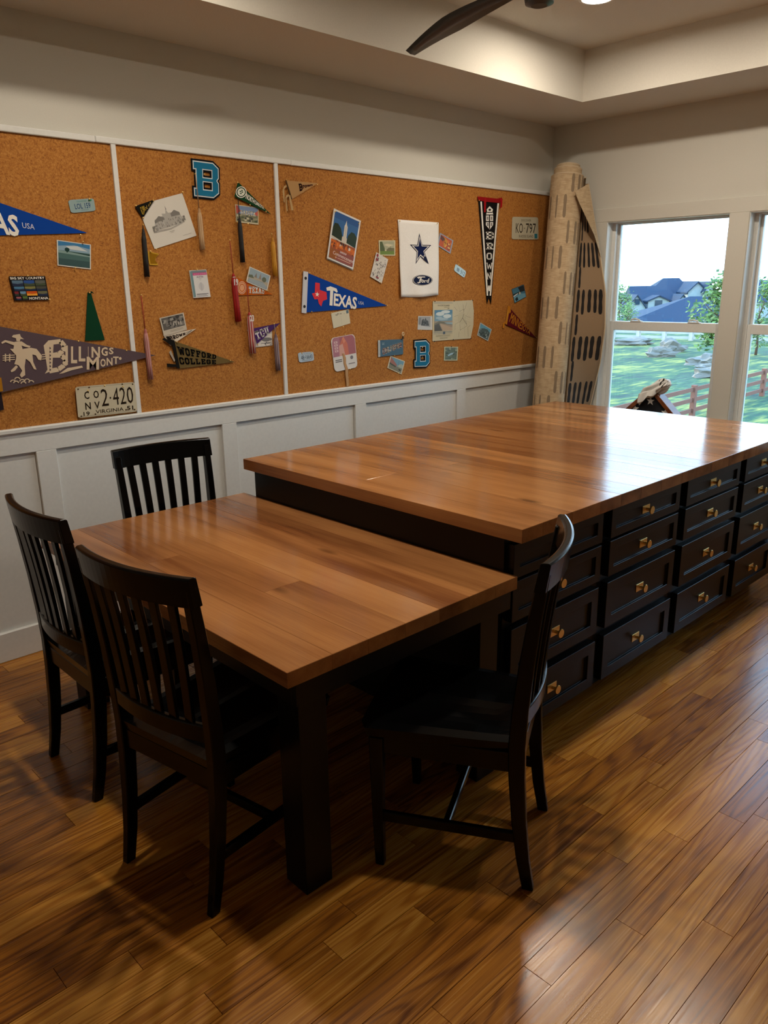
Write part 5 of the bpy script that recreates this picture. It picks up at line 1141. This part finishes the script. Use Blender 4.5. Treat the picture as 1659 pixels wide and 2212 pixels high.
# two-leaf road map
q = B(V7, (852, 300), (1113, 300), (1110, 792), (848, 812)); q2 = B(V7, (1113, 300), (1360, 286), (1336, 776), (1110, 792)); r = item('road_map', 'open cream road map brochure with a beach road cover and a line map leaf', 'map', q+q2)
sheet(r, 'cover_leaf', q, .004, .001, 'c6b994'); bl_ = [q2[0], q2[1], B(V7, (1376, 420))[0], B(V7, (1372, 600))[0], q2[2], q2[3]]; sheet(r, 'map_leaf', bl_, .0042, .001, 'c3b896')
p2 = Print(q, .0056); p2.rect(.04, .03, .96, .035, '5d7080'); p2.rect(.04, .05, .96, .055, '5d7080'); p2.text('RHODE ISLAND', .24, .09, .82, .125, '4a4433', .01); p2.text('ROAD MAP', .55, .145, .80, .165, '4a4433'); p2.rect(.72, .18, .80, .195, '6a624c'); p2.rect(.08, .22, .96, .75, '6f93a4'); p2.rect(.08, .22, .96, .32, '4d7f9c')
for (u, v, a, b) in ((.35, .32, .2, .05), (.62, .27, .22, .04), (.7, .38, .2, .05), (.3, .42, .16, .03), (.5, .45, .25, .03)): p2.ell(u, v, a, b, 'c8d2d0' if v < .4 else '9fb4bc')
p2.rect(.08, .50, .96, .75, '9a8a74'); p2.poly([(.08, .56), (.3, .50), (.5, .52), (.96, .56), (.96, .62), (.4, .56), (.08, .62)], '6d6a56'); p2.poly([(.08, .60), (.30, .56), (.46, .75), (.08, .75)], '4d4a40'); p2.poly([(.34, .56), (.96, .68), (.96, .75), (.5, .75)], 'b39a7c'); p2.poly([(.55, .54), (.96, .54), (.96, .60), (.7, .58)], '8ea4aa')
for v in (.77, .79, .82): p2.rect(.04, v, .96, v+.006, '5d7080')
p2.rect(.50, .77, .60, .84, '4a5560')
for v in (.86, .885, .92, .945): p2.rect(.15 if v < .9 else .35, v, .85 if v < .9 else .72, v+.008, '8f8568')
prints(r, p2); p3 = Print(q2, .0058); rd_ = '7d755f'
for pl in ([(.05, .40), (.3, .36), (.55, .30), (.5, .1)], [(.55, .30), (.5, .45), (.35, .62), (.4, .78)], [(.3, .28), (.55, .22), (.55, .36), (.3, .33)], [(.5, .45), (.7, .55), (.75, .66), (.55, .72), (.36, .76)], [(.05, .15), (.2, .25)], [(.7, .05), (.62, .2), (.55, .25)], [(.95, .45), (.75, .42), (.55, .36)], [(.1, .75), (.1, .6), (.3, .55)], [(.3, .95), (.33, .8)], [(.85, .95), (.8, .7), (.95, .65)]): p3.line(pl, .012, rd_, 2.0)
for pl in ([(.1, .5), (.4, .48), (.6, .5), (.95, .6)], [(.2, .05), (.4, .3), (.3, .5)], [(.65, .9), (.6, .6), (.7, .4), (.9, .2)]): p3.line(pl, .006, 'a1977c', 2.0)
p3.ell(.45, .45, .22, .16, 'bdb28f'); p3.line([(.34, .56), (.5, .45), (.55, .34), (.5, .45), (.72, .62)], .016, '5a5340', 2.0)
prints(r, p3); pins('the road map', V7, (868, 302), (1113, 296), (1352, 288), (862, 815), (1103, 792), (1328, 775), dark=True)
r, p2 = card('tower_photo', 'small black-and-white photograph tucked beside the road map', 'photograph', V7, [(668, 490), (850, 490), (850, 668), (660, 664)], .002, col='c9c6be')
p2.rect(.04, .05, .86, .95, '9b9b98'); p2.poly([(.22, .7), (.26, .3), (.36, .2), (.44, .3), (.52, .12), (.58, .3), (.70, .34), (.76, .7)], '4a4c4a'); p2.poly([(.04, .95), (.04, .65), (.5, .75), (.86, .8), (.86, .95)], 'bfbfba'); p2.rect(.04, .12, .2, .6, '7c7c7a'); scatter(p2, 14, .25, .3, .75, .68, ['2d2f2d', '707270'], .015, .05); prints(r, p2); pins('the small tower photograph', V7, (820, 484), (690, 670))
r, p2 = card('stream_photo', 'small square photograph of a stream among trees under the road map', 'photograph', V7, [(1000, 882), (1178, 882), (1168, 1060), (995, 1060)], col='bfbf9a')
p2.rect(.07, .06, .93, .93, '5f6f60'); scatter(p2, 26, .08, .07, .92, .92, ['3f4f40', '7c8c70', '93a08a', '55685c'], .015, .09); p2.poly([(.25, .6), (.5, .45), (.72, .42), (.6, .55), (.3, .68)], '9fbccb'); prints(r, p2); pins('the stream photograph', V7, (1080, 880), dark=True)
r, p2 = card('valley_photo', 'tilted blue-grey landscape photograph right of the road map', 'photograph', V7, [(1460, 570), (1608, 660), (1560, 812), (1422, 735)], col='b4c0bf', mat='gloss_print')
p2.rect(.06, .06, .94, .4, '5f9fb8'); p2.poly([(.06, .45), (.4, .25), (.7, .2), (.94, .35), (.94, .94), (.06, .94)], '4e6468'); scatter(p2, 18, .08, .4, .92, .92, ['3b4e50', '6f858a', '8ba2a6'], .02, .08); prints(r, p2, 'gloss_print'); pins('the valley photograph', V7, (1464, 574))
r, p2 = card('waterfall_photo', 'small tilted blue and grey photograph above the maroon pennant', 'photograph', V8, [(640, 1380), (802, 1318), (836, 1482), (680, 1566)], col='3f5a66', mat='gloss_print')
p2.rect(.03, .04, .97, .97, '4a7c94'); p2.poly([(.5, .05), (.97, .05), (.97, .5), (.6, .45)], '2c3438'); p2.rect(.03, .38, .6, .5, '33423c'); p2.poly([(.03, .6), (.6, .55), (.97, .7), (.97, .97), (.03, .97)], '6fa6bc'); p2.poly([(.1, .75), (.3, .65), (.35, .9), (.15, .95)], '2a3c44'); p2.ell(.55, .5, .07, .09, 'c8c2ac'); p2.poly([(.03, .5), (.4, .44), (.4, .5), (.03, .58)], 'd5dde0'); prints(r, p2, 'gloss_print')

# --- graduation tassels
def tassel(label, view, pin, neck, end, wpx, cord, cols, charm=None, charm_at=None, twist=0):
    a, n_, e = B(view, pin, neck, end); s_ = view[2]
    wd = abs(B(view, (neck[0]+wpx/2, neck[1]))[0][0]-B(view, (neck[0]-wpx/2, neck[1]))[0][0])/2*1.3
    r = item('graduation_tassel', label, 'tassel', [a, n_, e], 'graduation tassels')
    def cmat(c):
        k = 'thread_'+c
        if k not in M: simple(k, c, .6, .3, 500)
        return M[k]
    A, Nk, En = Vector(P3(a, .012)), Vector(P3(n_, .014)), Vector(P3(e, .016))
    for o_ in (-.0012, .0012):
        mid = A.lerp(Nk, .5)+Vector((o_*2, 0, 0)); part('cord', MB().tube([A+Vector((o_*.3, 0, 0)), mid, Nk+Vector((o_, 0, 0))], .0011, 6), cmat(cord), r, world=True, smooth=True)
    d = (En-Nk).normalized()
    part('knot', MB().tube([Nk, Nk+d*.004, Nk+d*.012, Nk+d*.020, Nk+d*.024], [.002, .0045, wd*.55, wd*.45, wd*.6], 10), cmat(cols[0]), r, world=True, smooth=True)
    part('band', MB().tube([Nk+d*.018, Nk+d*.024], wd*.62, 10), M['steel'] if charm else cmat(cols[0]), r, world=True, smooth=True)
    L = (En-Nk).length; SK = Nk+d*.022; nf = 14; side = d.cross(Vector((0, 1, 0))).normalized()
    for ci, c_ in enumerate(cols):
        mb = MB()
        for k in range(nf):
            if k % len(cols) != ci: continue
            a_ = 2*math.pi*k/nf; o1 = side*math.cos(a_)+Vector((0, 1, 0))*math.sin(a_)
            p0 = SK+o1*wd*.35; p1 = SK+d*(L*.12)+o1*wd*.62; p2_ = SK+d*(L*.55)+o1*wd*.66; p3_ = SK+d*(L-.024-random.uniform(0, .006))+o1*wd*.72
            for q_ in (p0, p1, p2_, p3_): q_.y = min(q_.y, YC-.003-wd*.3)
            mb.tube([p0, p1, p2_, p3_], wd*.30, 6)
        sk_ = part('skirt', mb, cmat(c_), r, world=True, smooth=True); sk_['kind'] = 'stuff'
    if charm:
        c = B(view, charm_at)[0]; hgt = .017; q = [(c[0]-.013, c[1]+hgt), (c[0]+.013, c[1]+hgt), (c[0]+.013, c[1]-hgt), (c[0]-.013, c[1]-hgt)]
        p2 = Print(q, .030); p2.text(charm, 0, 0, 1, 1, 'd9d3d0', .04); prints(r, p2, 'gloss_print', 'year_charm')
    return r
tassel('black tassel left of the pencil drawing', V2, (165, 765), (166, 800), (206, 1288), 36, '1a1714', ('0e0c0c',)); pins('the left black tassel', V2, (165, 762))
tassel('black tassel hanging below the green pennant', V2, (1112, 500), (1122, 690), (1156, 1145), 32, '1a1714', ('0d0c10',))
tassel('cream tassel hanging from the upper blue letter', V2, (688, 262), (722, 600), (756, 1020), 36, '9a7a5c', ('b08a62', 'c9ab84'))
tassel('gold tassel close to the right batten', V2, (1443, 860), (1452, 890), (1480, 1282), 32, 'a8741a', ('b8801c', 'd39a2a')); pins('the gold tassel', V2, (1443, 855))
tassel('red tassel with a 19 charm beside the orange pennant', V2, (1030, 918), (1062, 1245), (1112, 1732), 42, '8f1a16', ('a3100f', '8c0c0e'), '19', (1075, 1335)); pins('the red tassel', V2, (1030, 915))
tassel('red and white tassel with a 23 charm beside the purple pennant', V3, (1150, 222), (1175, 525), (1210, 942), 44, '9c221c', ('a52a22', 'c9b0a8'), '23', (1186, 586)); pins('the red and white tassel', V3, (1150, 218))
tassel('pink tassel on a long red cord beside the left batten', V3, (102, 358), (140, 690), (196, 1202), 38, 'a02018', ('a8605c', 'c09a94')); pins('the pink tassel', V3, (102, 355))
tassel('purple-grey tassel low against the right batten', V3, (1425, 645), (1438, 740), (1463, 1112), 34, '8a8088', ('6a5560', '9c8f94')); pins('the purple-grey tassel', V3, (1425, 643))

# --- brass push pins
bm = bmesh.new(); bmesh.ops.create_uvsphere(bm, u_segments=10, v_segments=6, radius=.0042)
for v in bm.verts: v.co.y *= .8
PIN = bpy.data.meshes.new('push_pin'); bm.to_mesh(PIN); bm.free(); PIN.materials.append(M['brass'])
for p in PIN.polygons: p.use_smooth = True
PIND = PIN.copy(); PIND.materials.clear(); PIND.materials.append(M['fan_bronze'])
grp = {}
for wt, p, dk, n in PINS: grp.setdefault(wt, []).append((p, dk))
for wt, ps in grp.items():
    xs = [p[0][0] for p in ps]; zs = [p[0][1] for p in ps]
    srt = sorted(ps, key=lambda t_: -t_[0][1])
    for p, dk in ps:
        if len(ps) == 1: where = 'in'
        elif len(ps) == 2:
            where = ('at the upper end of' if p[1] == max(zs) else 'at the lower end of') if (max(zs)-min(zs)) > .6*(max(xs)-min(xs)) else ('at the left end of' if p[0] == min(xs) else 'at the right end of')
        elif len(ps) == 3: where = ('highest in', 'middle one in', 'lowest in')[[t_[0] for t_ in srt].index(p)]
        else:
            up_ = [t_[0] for t_ in srt[:len(ps)//2]] if len(ps) == 6 else [srt[0][0]]; row = up_ if p in up_ else [t_[0] for t_ in srt if t_[0] not in up_]
            k = sorted(row).index(p); hz_ = ('left', 'centre', 'right')[k] if len(row) == 3 else 'middle'; where = 'at the %s %s of' % ('top' if p in up_ else 'bottom', hz_)
        o = bpy.data.objects.new('push_pin', PIND if dk else PIN); COL.objects.link(o); o.location = (p[0], YC-.013, p[1])
        tag(o, '%s push pin %s %s' % ('dark' if dk else 'brass', where, wt), 'push pin', 'push pins on the cork board')
